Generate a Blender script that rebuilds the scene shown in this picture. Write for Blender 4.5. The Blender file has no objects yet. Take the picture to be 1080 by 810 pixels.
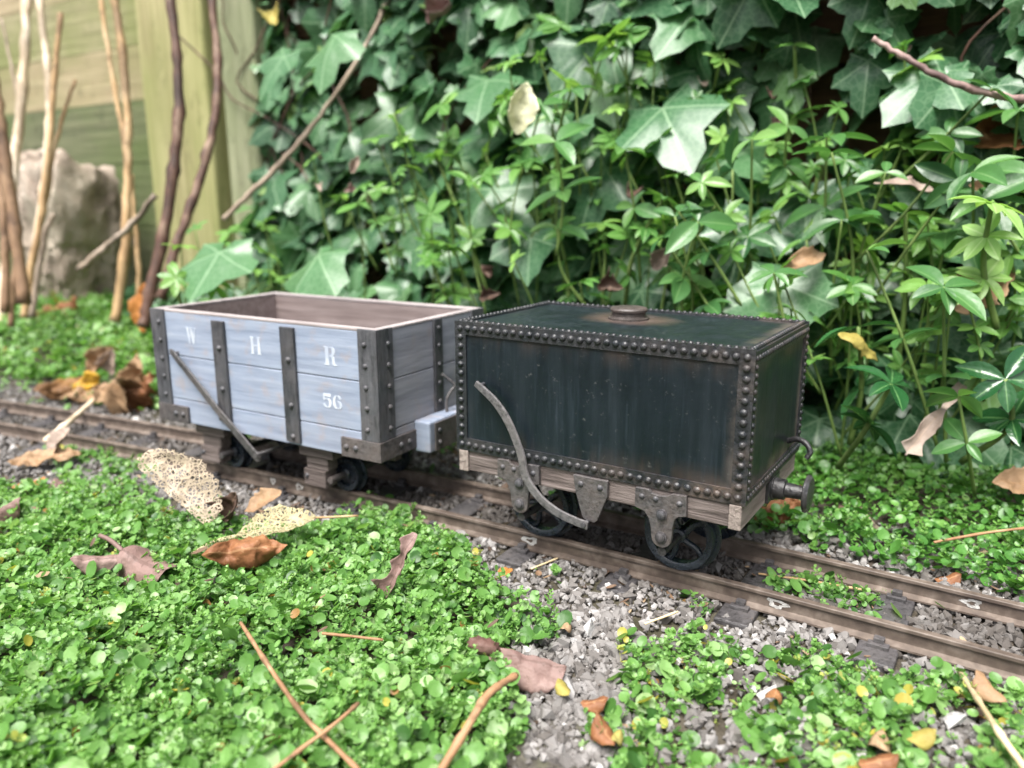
import bpy, math, random
import numpy as np
from mathutils import Vector, Matrix, noise as mnoise

S = 0.1                      # one modelling unit is 10 cm (a 32 mm gauge garden railway)
C = bpy.context.scene.collection
RNG = np.random.default_rng(7)
random.seed(7)

# ------------------------------------------------------------------ camera model
CAM = np.array([0.5682, -2.0911, 0.8330])
YAW, PIT, ROL, FPX = 0.57035, 0.22802, -0.00132, 832.36
def cam_axes():
    cy, sy, cp, sp = math.cos(YAW), math.sin(YAW), math.cos(PIT), math.sin(PIT)
    f = np.array([-sy*cp, cy*cp, -sp]); r = np.array([cy, sy, 0.]); u = np.cross(r, f)
    cr, sr = math.cos(ROL), math.sin(ROL)
    return cr*r + sr*u, -sr*r + cr*u, f
CR, CU, CF = cam_axes()
def ray(px, py): return CF + CR*(px-540)/FPX + CU*(405-py)/FPX
def at_d(px, py, d): return CAM + ray(px, py)*d
def at_z(px, py, z):
    d = ray(px, py); return CAM + d*((z-CAM[2])/d[2])
def at_y(px, py, y):
    d = ray(px, py); return CAM + d*((y-CAM[1])/d[1])

# ------------------------------------------------------------------ terrain
def sstep(a, b, x):
    t = min(1., max(0., (x-a)/(b-a))); return t*t*(3-2*t)
def fbm(x, y, z=0., o=3): return mnoise.fractal(Vector((x, y, z)), 1.0, 2.0, o)
def yc(x): return .312 - .0204*x*x if abs(x) < 7 else .312-.0204*49-.2856*(abs(x)-7)
def gz(x, y):
    c = yc(x) if x > -7 else yc(-7)
    t = y - c
    left = sstep(-1.2, -3.8, x) if False else 1-sstep(-3.8, -1.2, x)
    z = -.392
    z += (.07 + .16*left)*sstep(.45, 1.25, t) + (.10*left)*sstep(1.2, 2.2, t)
    z += -.03*sstep(.5, 1.2, -t)
    z += .018*fbm(x*1.7, y*1.7, 3.)*sstep(.3, .6, abs(t)) + .006*fbm(x*6, y*6, 1.)
    return z

# ------------------------------------------------------------------ object helpers
def tag(o, label=None, cat=None, group=None, kind=None):
    if label: o['label'] = label
    if cat: o['category'] = cat
    if group: o['group'] = group
    if kind: o['kind'] = kind
    return o
def thing(name, label, cat, loc=(0, 0, 0), rotz=0., group=None):
    o = bpy.data.objects.new(name, None); C.objects.link(o)
    o.location = [v*S for v in loc]; o.rotation_euler = (0, 0, rotz)
    o.empty_display_size = .01
    return tag(o, label, cat, group)

class MB:
    """collects shapes (in units) and links them as one mesh object"""
    def __init__(s): s.v = []; s.f = []; s.vein = []
    def add(s, vs, fs):
        b = len(s.v); s.v += [tuple(map(float, p)) for p in vs]; s.f += [tuple(b+i for i in f) for f in fs]
    def box(s, x0, x1, y0, y1, z0, z1):
        s.add([(x0,y0,z0),(x1,y0,z0),(x1,y1,z0),(x0,y1,z0),(x0,y0,z1),(x1,y0,z1),(x1,y1,z1),(x0,y1,z1)],
              [(0,3,2,1),(4,5,6,7),(0,1,5,4),(1,2,6,5),(2,3,7,6),(3,0,4,7)])
    def prism(s, poly, axis, a, b):
        """poly of 2-D points extruded along axis (x: poly is (y,z); y: (x,z); z: (x,y)) from a to b"""
        n = len(poly)
        def P(p, h): return {'x': (h, p[0], p[1]), 'y': (p[0], h, p[1]), 'z': (p[0], p[1], h)}[axis]
        s.add([P(p, a) for p in poly]+[P(p, b) for p in poly],
              [tuple(range(n)), tuple(range(2*n-1, n-1, -1))]+[(i, n+i, n+(i+1) % n, (i+1) % n) for i in range(n)])
    def tube(s, pts, rad, n=8, cap=True):
        pts = [np.array(p, float) for p in pts]; m = len(pts)
        if not hasattr(rad, '__len__'): rad = [rad]*m
        vs = []; fs = []
        t0 = pts[1]-pts[0]; a = np.array([0, 0, 1.]) if abs(t0[2]) < .9*np.linalg.norm(t0) else np.array([1., 0, 0])
        for i in range(m):
            t = pts[min(i+1, m-1)]-pts[max(i-1, 0)]; t = t/(np.linalg.norm(t)+1e-12)
            u = a-t*(a@t); u /= np.linalg.norm(u)+1e-12; a = u; w = np.cross(t, u)
            for k in range(n):
                q = 2*math.pi*k/n; vs.append(pts[i]+rad[i]*(math.cos(q)*u+math.sin(q)*w))
        for i in range(m-1):
            for k in range(n):
                fs.append((i*n+k, i*n+(k+1) % n, (i+1)*n+(k+1) % n, (i+1)*n+k))
        if cap: fs += [tuple(range(n-1, -1, -1)), tuple(range((m-1)*n, m*n))]
        s.add(vs, fs)
    def lathe(s, c, axis, prof, n=32, closed=False):
        """prof: (height along axis, radius) pairs"""
        c = np.array(c, float); ax = {'x': 0, 'y': 1, 'z': 2}[axis]
        A = np.zeros(3); A[ax] = 1; U = np.roll(A, 1); W = np.roll(A, 2)
        vs = []; fs = []; m = len(prof)
        for h, r in prof:
            for k in range(n):
                q = 2*math.pi*k/n; vs.append(c+A*h+r*(math.cos(q)*U+math.sin(q)*W))
        for i in range(m if closed else m-1):
            j = (i+1) % m
            for k in range(n): fs.append((i*n+k, i*n+(k+1) % n, j*n+(k+1) % n, j*n+k))
        if not closed: fs += [tuple(range(n-1, -1, -1)), tuple(range((m-1)*n, m*n))]
        s.add(vs, fs)
    def rivet(s, c, nrm, r, h=None, n=9):
        c = np.array(c, float); A = np.array(nrm, float); A /= np.linalg.norm(A); h = h or r*.75
        U = np.cross(A, [0.3, .5, .81]); U /= np.linalg.norm(U); W = np.cross(A, U)
        vs = []; fs = []
        for hh, rr in ((-.1*h, 1.05*r), (.35*h, .95*r), (.75*h, .66*r)):
            for k in range(n):
                q = 2*math.pi*k/n; vs.append(c+A*hh+rr*(math.cos(q)*U+math.sin(q)*W))
        vs.append(c+A*h)
        for i in range(2):
            for k in range(n): fs.append((i*n+k, i*n+(k+1) % n, (i+1)*n+(k+1) % n, (i+1)*n+k))
        for k in range(n): fs.append((2*n+k, 2*n+(k+1) % n, 3*n))
        s.add(vs, fs)
    def ribbon(s, pts, w, axis_y0, axis_y1):
        """flat bar following (x,z) points, width w (number or list), between two y values"""
        pts = [np.array(p, float) for p in pts]; m = len(pts)
        if not hasattr(w, '__len__'): w = [w]*m
        L = []; R = []
        for i in range(m):
            t = pts[min(i+1, m-1)]-pts[max(i-1, 0)]; t /= np.linalg.norm(t); nn = np.array([-t[1], t[0]])
            L.append(pts[i]+nn*w[i]/2); R.append(pts[i]-nn*w[i]/2)
        vs = []; fs = []
        for i in range(m):
            vs += [(L[i][0], axis_y0, L[i][1]), (R[i][0], axis_y0, R[i][1]), (R[i][0], axis_y1, R[i][1]), (L[i][0], axis_y1, L[i][1])]
        for i in range(m-1):
            for k in range(4): fs.append((i*4+k, i*4+(k+1) % 4, i*4+4+(k+1) % 4, i*4+4+k))
        fs += [(3, 2, 1, 0), (m*4-4, m*4-3, m*4-2, m*4-1)]
        s.add(vs, fs)
    def build(s, name, mat, parent=None, origin=(0, 0, 0), smooth=False, bevel=0., seg=2, fix=True):
        me = bpy.data.meshes.new(name)
        o3 = np.array(origin, float)
        me.from_pydata([tuple((np.array(v)-o3)*S) for v in s.v], [], s.f); me.update()
        if fix:
            import bmesh
            b = bmesh.new(); b.from_mesh(me); bmesh.ops.recalc_face_normals(b, faces=b.faces); b.to_mesh(me); b.free()
        ob = bpy.data.objects.new(name, me); C.objects.link(ob)
        for m in (mat if isinstance(mat, (list, tuple)) else [mat]): me.materials.append(m)
        if parent is not None: ob.parent = parent
        else: ob.location = [v*S for v in origin]
        if smooth:
            me.polygons.foreach_set('use_smooth', [True]*len(me.polygons))
            if smooth == 'auto':
                me.set_sharp_from_angle(angle=math.radians(38))
        if bevel:
            md = ob.modifiers.new('bevel', 'BEVEL'); md.width = bevel*S; md.segments = seg; md.limit_method = 'ANGLE'; md.angle_limit = math.radians(40)
        return ob

def crom(pts, k=6):
    P = [np.array(p, float) for p in pts]; P = [2*P[0]-P[1]]+P+[2*P[-1]-P[-2]]; out = []
    for i in range(1, len(P)-2):
        for j in range(k):
            t = j/k; a, b, c, d = P[i-1:i+3]
            out.append(.5*((2*b)+(c-a)*t+(2*a-5*b+4*c-d)*t*t+(3*b-a-3*c+d)*t**3))
    out.append(P[-2]); return out

# ------------------------------------------------------------------ material helpers
class NM:
    def __init__(s, name):
        s.m = bpy.data.materials.new(name); s.m.use_nodes = True; s.t = s.m.node_tree
        s.t.nodes.clear(); s.out = s.n('ShaderNodeOutputMaterial')
        s.tc = s.n('ShaderNodeTexCoord')
    def n(s, typ, **k):
        nd = s.t.nodes.new(typ)
        for a, b in k.items(): setattr(nd, a, b)
        return nd
    def put(s, sock, val):
        if isinstance(val, bpy.types.NodeSocket): s.t.links.new(val, sock)
        elif hasattr(sock.default_value, '__len__') and not isinstance(val, (int, float)):
            v = list(val); n = len(sock.default_value); sock.default_value = v+[1.]*(n-len(v))
        else: sock.default_value = val
    def co(s, scale=(1, 1, 1), loc=(0, 0, 0), src='Object'):
        mp = s.n('ShaderNodeMapping'); s.t.links.new(s.tc.outputs[src], mp.inputs['Vector'])
        mp.inputs['Scale'].default_value = [v/S for v in scale]; mp.inputs['Location'].default_value = loc
        return mp.outputs['Vector']
    def noise(s, scale, detail=4, rough=.55, vec=None, out='Fac', dist=0.):
        nd = s.n('ShaderNodeTexNoise'); nd.inputs['Scale'].default_value = scale; nd.inputs['Detail'].default_value = detail
        nd.inputs['Roughness'].default_value = rough; nd.inputs['Distortion'].default_value = dist
        s.t.links.new(vec if vec is not None else s.co(), nd.inputs['Vector']); return nd.outputs[out]
    def vor(s, scale, feature='F1', vec=None, out='Distance'):
        nd = s.n('ShaderNodeTexVoronoi', feature=feature); nd.inputs['Scale'].default_value = scale
        s.t.links.new(vec if vec is not None else s.co(), nd.inputs['Vector']); return nd.outputs[out]
    def ramp(s, fac, stops, interp='LINEAR'):
        nd = s.n('ShaderNodeValToRGB'); nd.color_ramp.interpolation = interp; e = nd.color_ramp.elements
        while len(e) < len(stops): e.new(.5)
        for i, (p, c) in enumerate(stops):
            if not hasattr(c, '__len__'): c = (c, c, c)
            e[i].position = p; e[i].color = list(c)+[1.]
        s.put(nd.inputs['Fac'], fac); return nd.outputs['Color']
    def mix(s, fac, a, b, mode='MIX'):
        nd = s.n('ShaderNodeMix', data_type='RGBA', blend_type=mode)
        s.put(nd.inputs[0], fac); s.put(nd.inputs[6], a); s.put(nd.inputs[7], b); return nd.outputs[2]
    def math(s, op, a, b=0., c=0., clamp=False):
        nd = s.n('ShaderNodeMath', operation=op, use_clamp=clamp)
        for i, v in enumerate((a, b, c)): s.put(nd.inputs[i], v)
        return nd.outputs[0]
    def attr(s, name, out='Fac'):
        nd = s.n('ShaderNodeAttribute', attribute_name=name); return nd.outputs[out]
    def xyz(s, src='Object'):
        nd = s.n('ShaderNodeSeparateXYZ'); s.t.links.new(s.tc.outputs[src], nd.inputs[0]); return nd.outputs
    def bump(s, h, strength=.4, dist=.02):
        nd = s.n('ShaderNodeBump'); nd.inputs['Strength'].default_value = strength; nd.inputs['Distance'].default_value = dist*S
        s.t.links.new(h, nd.inputs['Height']); return nd.outputs['Normal']
    def bsdf(s, col, rough=.6, metal=0., normal=None, spec=.5, alpha=None, transl=0., tcol=None, coat=0.):
        p = s.n('ShaderNodeBsdfPrincipled'); s.put(p.inputs['Base Color'], col); s.put(p.inputs['Roughness'], rough)
        s.put(p.inputs['Metallic'], metal); s.put(p.inputs['Specular IOR Level'], spec); s.put(p.inputs['Coat Weight'], coat)
        if normal is not None: s.t.links.new(normal, p.inputs['Normal'])
        if alpha is not None: s.put(p.inputs['Alpha'], alpha)
        res = p.outputs[0]
        if transl:
            tr = s.n('ShaderNodeBsdfTranslucent'); s.put(tr.inputs['Color'], tcol if tcol is not None else col)
            mx = s.n('ShaderNodeMixShader'); mx.inputs[0].default_value = transl
            s.t.links.new(res, mx.inputs[1]); s.t.links.new(tr.outputs[0], mx.inputs[2]); res = mx.outputs[0]
        s.t.links.new(res, s.out.inputs['Surface']); return s.m

def leaf_mat(name, stops, vein=(.3, .4, .2), vw=.07, rough=.4, transl=.3, tboost=1.6, spec=.5, vmix=.7, mott=.35, bscale=25, tip=None, net=0., bmp=.25):
    k = NM(name)
    c = k.ramp(k.attr('rnd'), stops)
    nz = k.noise(9, 3); c = k.mix(k.math('MULTIPLY', nz, mott), c, k.mix(1., c, (.45, .55, .45), 'MULTIPLY'))
    if tip: c = k.mix(k.math('MULTIPLY', k.attr('vein'), .65), c, tip)
    if net: c = k.mix(k.math('MULTIPLY', k.math('LESS_THAN', k.vor(30, 'DISTANCE_TO_EDGE'), .07), net), c, vein)
    if vein is not None:
        v = k.attr('vein')
        line = k.math('MULTIPLY', k.math('GREATER_THAN', v, 1-vw), vmix)
        c2 = k.mix(line, c, vein)
    else: c2 = c
    n = k.bump(k.noise(bscale, 2), bmp, .02)
    tc = k.mix(1., c2, (tboost, tboost*1.05, tboost*.6), 'MULTIPLY')
    return k.bsdf(c2, rough, normal=n, spec=spec, transl=transl, tcol=tc)

def wood_mat(name, dark, mid, light, axis='x', rough=.75, gs=1.0, bump=.5):
    k = NM(name)
    st = {'x': (.6, 9, 9), 'y': (9, .6, 9), 'z': (9, 9, .6)}[axis]
    st = [v*gs for v in st]
    g = k.noise(5, 6, .65, vec=k.co(st), dist=.4)
    b = k.noise(3, 3)
    c = k.ramp(g, [(.3, dark), (.5, mid), (.72, light)])
    c = k.mix(k.ramp(b, [(.42, 0.), (.7, .55)]), c, [v*.6 for v in mid])
    return k.bsdf(c, rough, normal=k.bump(g, bump, .02), spec=.3)

# ------------------------------------------------------------------ materials
def m_tank():
    k = NM('weathered_black_paint'); X, Y, Z = k.xyz()
    st = k.noise(6, 5, .6, vec=k.co((3.2, 3.2, .35)))                   # run-down streaks
    pa = k.noise(4, 4, .6); st2 = k.noise(6, 5, .7, vec=k.co((11, 11, .5)), dist=.3); sc_ = k.noise(45, 4, .7)
    c = k.ramp(st, [(.30, (.0026, .0052, .0078)), (.55, (.0046, .0088, .0122)), (.78, (.010, .016, .021)), (.88, (.045, .056, .064))])
    c = k.mix(k.ramp(pa, [(.4, 0.), (.75, .5)]), c, (.008, .014, .020))
    c = k.mix(k.math('MULTIPLY', k.ramp(st2, [(.52, 0.), (.74, 1.)]), k.ramp(pa, [(.38, .05), (.62, .5)])), c, (.030, .043, .056))
    c = k.mix(k.ramp(sc_, [(.62, 0.), (.74, .5)]), c, (.085, .09, .09))
    # dusty rust close to the edges of the panels (object space)
    ex = k.math('SUBTRACT', .050, k.math('ABSOLUTE', X))                # distance to the ends
    ez = k.math('MINIMUM', k.math('SUBTRACT', Z, .031), k.math('SUBTRACT', .0755, Z))
    ey = k.math('SUBTRACT', .0308, k.math('ABSOLUTE', Y))
    d = k.math('MAXIMUM', k.math('MINIMUM', ex, ey), k.math('MINIMUM', k.math('MAXIMUM', ex, ey), ez))   # distance to the nearest edge of this panel
    ed = k.math('MULTIPLY', k.ramp(k.math('MULTIPLY', d, 75.), [(0.26, 1.), (.6, 0.)]), k.ramp(k.noise(7, 5, .6), [(.4, 0.), (.62, 1.)]))
    c = k.mix(k.math('MULTIPLY', ed, k.ramp(k.math('MULTIPLY', k.math('ADD', X, .05), 10.), [(0., .06), (.75, .10), (.88, .35), (1., .8)])), c, k.mix(k.noise(14, 3), (.085, .060, .045), (.17, .145, .13)))
    dx = k.math('ADD', X, .0045); dy = k.math('SUBTRACT', Y, .0077); rr = k.math('SQRT', k.math('ADD', k.math('MULTIPLY', k.math('MULTIPLY', dx, dx), .45), k.math('MULTIPLY', dy, dy)))
    rr = k.math('ADD', rr, k.math('MULTIPLY', k.math('SUBTRACT', k.noise(9, 4, .6), .5), .012))
    stn = k.math('MULTIPLY', k.ramp(k.math('MULTIPLY', rr, 60.), [(.38, 1.), (.85, 0.)]), k.math('GREATER_THAN', Z, .0745))
    c = k.mix(k.math('MULTIPLY', stn, .42), c, k.mix(k.noise(16, 3), (.10, .055, .035), (.20, .145, .12)))
    tp = k.math('MULTIPLY', k.ramp(k.math('MULTIPLY', ez, 70.), [(.22, 1.), (.75, 0.)]), k.ramp(k.noise(5, 4, .6, vec=k.co((1.4, 1.4, .25))), [(.46, 0.), (.66, .8)]))
    tp = k.math('MULTIPLY', tp, k.math('LESS_THAN', Z, .0742))
    c = k.mix(k.math('MULTIPLY', tp, .6), c, (.075, .045, .030))
    r = k.ramp(st, [(.3, .30), (.8, .55)])
    return k.bsdf(c, r, normal=k.bump(k.noise(18, 4), .12, .01), spec=.36)
def m_iron(name, a, b, rust, amt=.5, rough=.5, grain=(1, 1, 1), edge=False):
    k = NM(name)
    n1 = k.noise(5, 5, .6); n2 = k.noise(16, 5, .65); n3 = k.noise(2.4, 3); n4 = k.noise(60, 4, .7, vec=k.co(grain))
    c = k.mix(k.ramp(n1, [(.35, 0.), (.7, 1.)]), a, b)
    rf = k.math('MULTIPLY', k.ramp(n2, [(.38, 0.), (.62, 1.)]), k.ramp(n3, [(.36, .1), (.62, 1.)]))
    if edge:                                                             # more rust towards the right end and the bottom rail of the tank
        X, Y, Z = k.xyz()
        p = k.math('ADD', k.math('MULTIPLY', k.math('ADD', X, .01), 16.), k.math('MULTIPLY', k.math('SUBTRACT', .055, Z), 8.), clamp=True)
        rf = k.math('MULTIPLY', rf, k.math('ADD', .16, p), clamp=True)
    c = k.mix(k.math('MULTIPLY', rf, amt), c, rust)
    c = k.mix(k.ramp(n4, [(.40, 0.), (.70, .5)]), c, [min(1, x*1.7+.006) for x in b])
    c = k.mix(k.ramp(n4, [(.28, .7), (.46, 0.)]), c, [x*.5 for x in a])
    return k.bsdf(c, k.ramp(n2, [(.3, rough-.14), (.7, rough+.15)]), normal=k.bump(k.math('ADD', n2, k.math('MULTIPLY', n4, .8)), .4, .012), spec=.5)
M = {}
M['tank'] = m_tank()
M['strip'] = m_iron('rusty_angle_iron', (.007, .009, .012), (.014, .016, .019), (.12, .082, .060), .75, .42, edge=True)
M['iron'] = m_iron('dusty_iron', (.028, .028, .031), (.060, .056, .057), (.09, .065, .05), .5, .45)
M['irondark'] = m_iron('dark_iron', (.020, .022, .027), (.050, .050, .056), (.09, .07, .06), .4, .5, (1, 1, .15))
M['cap'] = m_iron('rusty_cap', (.022, .019, .018), (.048, .039, .035), (.09, .06, .045), .7, .5)
M['corner'] = m_iron('blue_grey_iron', (.026, .028, .034), (.062, .063, .070), (.10, .085, .08), .4, .5, (1, 1, .15))
M['iron_end'] = m_iron('brown_iron', (.034, .031, .033), (.062, .056, .056), (.095, .068, .055), .4, .6)
M['lever'] = m_iron('worn_steel', (.050, .050, .054), (.10, .095, .096), (.09, .07, .06), .4, .38)
M['wheel'] = m_iron('blue_black_enamel', (.006, .009, .014), (.013, .019, .029), (.03, .033, .036), .35, .26)
M['black'] = m_iron('black_steel', (.012, .012, .013), (.03, .03, .032), (.06, .045, .035), .3, .35)
M['rail_side'] = None
def m_rail():
    k = NM('weathered_rail'); X, Y, Z = k.xyz()
    n = k.noise(4, 5, .6, vec=k.co((.5, 3, 3))); n2 = k.noise(20, 4)
    c = k.ramp(n, [(.3, (.028, .025, .021)), (.5, (.062, .055, .048)), (.7, (.11, .10, .087))])
    c = k.mix(k.ramp(n2, [(.45, 0.), (.7, .7)]), c, (.075, .05, .035))
    h = k.ramp(k.math('MULTIPLY', k.math('ADD', Z, .0325), 260.), [(.0, 0.), (.3, 1.)])
    c = k.mix(k.math('MULTIPLY', h, .75), c, k.ramp(n2, [(.3, (.055, .037, .029)), (.5, (.10, .074, .058)), (.7, (.19, .155, .13))]))
    return k.bsdf(c, .6, normal=k.bump(n2, .3, .01), spec=.4)
M['rail'] = m_rail()
M['plastic'] = m_iron('grey_black_plastic', (.018, .017, .018), (.055, .052, .055), (.09, .08, .075), .5, .5)
M['frame'] = wood_mat('grey_brown_wood', (.040, .031, .028), (.115, .092, .084), (.21, .175, .163), 'x', gs=1.3)
M['frame_end'] = wood_mat('pale_end_wood', (.12, .095, .082), (.23, .19, .168), (.32, .275, .245), 'y', gs=1.3)
def m_blue(name, dark=0., axis='x'):
    k = NM(name)
    st = (.7, 8, 8) if axis == 'x' else (8, .7, 8)
    g = k.noise(4, 6, .65, vec=k.co(st)); b = k.noise(2.2, 4, .6); f = k.noise(14, 4)
    c = k.ramp(g, [(.3, (.150, .182, .248)), (.5, (.218, .256, .332)), (.72, (.272, .306, .376))])
    c = k.mix(k.ramp(b, [(.42, 0.), (.72, .55)]), c, (.19, .20, .24))
    c = k.mix(k.ramp(f, [(.55, 0.), (.70, .5)]), c, (.26, .22, .21))
    if dark: c = k.mix(k.math('MULTIPLY', k.ramp(k.noise(1.6, 4, .6), [(.3, .55), (.65, 1.)]), dark), c, k.ramp(g, [(.3, (.16, .148, .152)), (.7, (.27, .258, .268))]))
    return k.bsdf(c, .6, normal=k.bump(g, .2, .012), spec=.35)
M['blue'] = m_blue('faded_blue_paint'); M['blue_end'] = m_blue('greyed_blue_paint', .7, 'y')  # end boards: same blue mixed towards a darker grey
M['lining'] = wood_mat('mauve_brown_boards', (.115, .088, .084), (.17, .136, .13), (.22, .182, .176), 'x', gs=.8, bump=.2)
M['rim'] = wood_mat('bare_rim_wood', (.20, .175, .17), (.29, .258, .256), (.36, .33, .325), 'x', gs=.8, bump=.2)
def m_letter():
    k = NM('worn_white_lettering')
    n = k.noise(11, 5, .65)
    c = k.mix(k.ramp(n, [(.40, 0.), (.60, .75)]), (.50, .53, .57), (.26, .30, .385))
    return k.bsdf(c, .6)
M['letter'] = m_letter()
def m_soil():
    k = NM('dark_soil'); n = k.noise(5, 8, .7); b = k.noise(1.1, 4)
    c = k.ramp(n, [(.3, (.018, .014, .010)), (.5, (.055, .043, .034)), (.72, (.12, .10, .085))])
    c = k.mix(k.ramp(b, [(.4, 0.), (.7, .5)]), c, (.045, .05, .022))
    return k.bsdf(c, .9, normal=k.bump(n, .8, .05), spec=.25)
M['soil'] = m_soil()
def m_gravel():
    k = NM('grey_ballast'); r = k.attr('rnd')
    c = k.ramp(r, [(0., (.055, .051, .048)), (.35, (.140, .134, .130)), (.7, (.255, .248, .244)), (.93, (.37, .36, .355)), (1., (.52, .51, .50))])
    n = k.noise(30, 4); c = k.mix(k.math('MULTIPLY', n, .8), c, (.085, .072, .062))
    return k.bsdf(c, .8, normal=k.bump(n, .4, .01), spec=.3)
M['gravel'] = m_gravel()
def m_stone(name, a, b, c3, sc=4, moss=0.):
    k = NM(name); n = k.noise(sc, 8, .7); p = k.vor(sc*2.2, 'F1')
    c = k.ramp(n, [(.3, a), (.5, b), (.72, c3)])
    c = k.mix(k.ramp(p, [(.05, .5), (.22, 0.)]), c, a)
    if moss: c = k.mix(k.math('MULTIPLY', k.ramp(k.noise(sc*.5, 4), [(.48, 0.), (.62, 1.)]), moss), c, (.10, .12, .04))
    return k.bsdf(c, .9, normal=k.bump(n, .8, .06), spec=.25)
M['rock'] = m_stone('pitted_limestone', (.14, .105, .08), (.36, .30, .245), (.52, .455, .39), 3.4, .25)
M['slab'] = m_stone('gritty_slab', (.055, .050, .040), (.12, .108, .092), (.22, .20, .175), 45, .3)
M['whitestone'] = m_stone('white_chip', (.30, .29, .28), (.45, .44, .43), (.56, .55, .54), 9)
M['post'] = None
def m_post(name, a, b, alg, amt, axis):
    k = NM(name)
    st = {'z': (6, 6, .35), 'x': (.35, 6, 6)}[axis]
    g = k.noise(3, 6, .6, vec=k.co(st)); b1 = k.noise(1.0, 4, .6, vec=k.co((.45, .45, 1.) if axis == 'x' else (1, 1, .5)))
    c = k.ramp(g, [(.3, a), (.7, b)])
    sp = k.noise(9, 5, .7, vec=k.co((1, 1, .5))); c = k.mix(k.ramp(sp, [(.55, 0.), (.72, .7)]), c, [x*.4 for x in a])
    c = k.mix(k.math('MULTIPLY', k.ramp(b1, [(.38, 0.), (.6, 1.)]), amt), c, alg)
    return k.bsdf(c, .8, normal=k.bump(g, .4, .03), spec=.25)
M['post'] = m_post('algae_post', (.20, .18, .085), (.40, .37, .20), (.20, .225, .075), .75, 'z')
M['post2'] = m_post('grey_green_post', (.16, .17, .10), (.30, .31, .20), (.14, .18, .08), .8, 'z')
M['board'] = m_post('algae_boards', (.24, .19, .115), (.36, .30, .195), (.19, .185, .085), .9, 'x')
M['board_green'] = m_post('green_boards', (.20, .185, .105), (.32, .285, .18), (.15, .17, .06), .9, 'x')
M['board_dark'] = m_post('green_shaded_boards', (.075, .085, .045), (.15, .155, .09), (.085, .115, .04), .9, 'x')  # algae green, with the shadow low on the fence put into the colour
M['fence'] = m_post('brown_boards', (.055, .028, .017), (.16, .085, .05), (.05, .05, .025), .4, 'x')
def m_bark(name, a, b, c3, sc=8):
    k = NM(name); n = k.noise(sc, 5, .6, vec=k.co((1, 1, .5))); v = k.noise(22, 3)
    c = k.ramp(n, [(.3, a), (.5, b), (.7, c3)])
    c = k.mix(k.ramp(v, [(.6, 0.), (.7, .6)]), c, [x*.35 for x in a])
    c = k.mix(k.ramp(k.noise(3.2, 4, .65, vec=k.co((1, 1, .6))), [(.50, 0.), (.60, .75)]), c, [x*.5 for x in a])
    return k.bsdf(c, .65, normal=k.bump(n, .4, .02), spec=.35)
M['cane_pale'] = m_bark('pale_cane', (.42, .33, .22), (.58, .47, .34), (.66, .60, .52), 5)
M['cane_tan'] = m_bark('tan_cane', (.20, .12, .055), (.36, .24, .12), (.48, .36, .22), 5)
M['cane_brown'] = m_bark('brown_cane', (.085, .048, .028), (.19, .115, .065), (.30, .20, .12), 5)
M['cane_dark'] = m_bark('dark_red_cane', (.030, .016, .011), (.075, .037, .024), (.19, .13, .09), 9)
M['twig_grey'] = m_bark('grey_twig', (.16, .12, .085), (.28, .22, .165), (.38, .31, .25), 5)
M['twig_orange'] = m_bark('orange_twig', (.15, .075, .035), (.28, .155, .08), (.40, .26, .15), 6)
M['straw'] = m_bark('straw', (.45, .34, .18), (.60, .48, .29), (.70, .60, .42), 5)
M['vine'] = m_bark('purple_vine', (.12, .07, .065), (.22, .145, .13), (.32, .24, .21), 5)
M['moss'] = leaf_mat('creeping_leaf', [(0., (.034, .100, .020)), (.40, (.100, .230, .046)), (.70, (.170, .320, .090)), (.93, (.29, .42, .19)), (.97, (.38, .34, .06)), (1., (.28, .15, .05))], None, rough=.45, transl=.35, mott=.2, tip=(.21, .38, .10))
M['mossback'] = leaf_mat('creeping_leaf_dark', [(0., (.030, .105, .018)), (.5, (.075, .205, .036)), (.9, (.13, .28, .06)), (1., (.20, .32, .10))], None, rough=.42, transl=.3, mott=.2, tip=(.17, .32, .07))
M['ivy'] = leaf_mat('ivy_leaf', [(0., (.020, .070, .030)), (.4, (.045, .130, .055)), (.75, (.080, .185, .075)), (.95, (.14, .26, .08)), (1., (.22, .33, .10))], (.24, .36, .22), .045, .36, .28, spec=.5, vmix=.55, net=.18, bmp=.06)
M['woodruff'] = leaf_mat('woodruff_leaf', [(0., (.040, .125, .026)), (.5, (.095, .225, .045)), (1., (.20, .35, .08))], (.20, .32, .12), .10, .4, .28, vmix=.5)
M['woodruff_pale'] = leaf_mat('woodruff_pale_leaf', [(0., (.17, .33, .07)), (1., (.26, .42, .12))], (.36, .48, .22), .12, .4, .3, vmix=.5)
M['glossy'] = leaf_mat('glossy_leaf', [(0., (.012, .06, .018)), (1., (.035, .115, .035))], (.12, .24, .09), .08, .22, .15, vmix=.6)
M['glossy2'] = leaf_mat('broad_leaf', [(0., (.025, .085, .028)), (.6, (.065, .17, .045)), (1., (.15, .28, .07))], (.16, .28, .11), .07, .36, .25, vmix=.5, bmp=.15)
M['litter'] = leaf_mat('leaf_scraps', [(0., (.03, .018, .012)), (.5, (.09, .05, .03)), (.85, (.20, .12, .07)), (1., (.32, .24, .15))], None, rough=.7, transl=.1)
M['stemgreen'] = m_bark('green_stem', (.07, .12, .03), (.13, .20, .05), (.20, .27, .09), 5)
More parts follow.
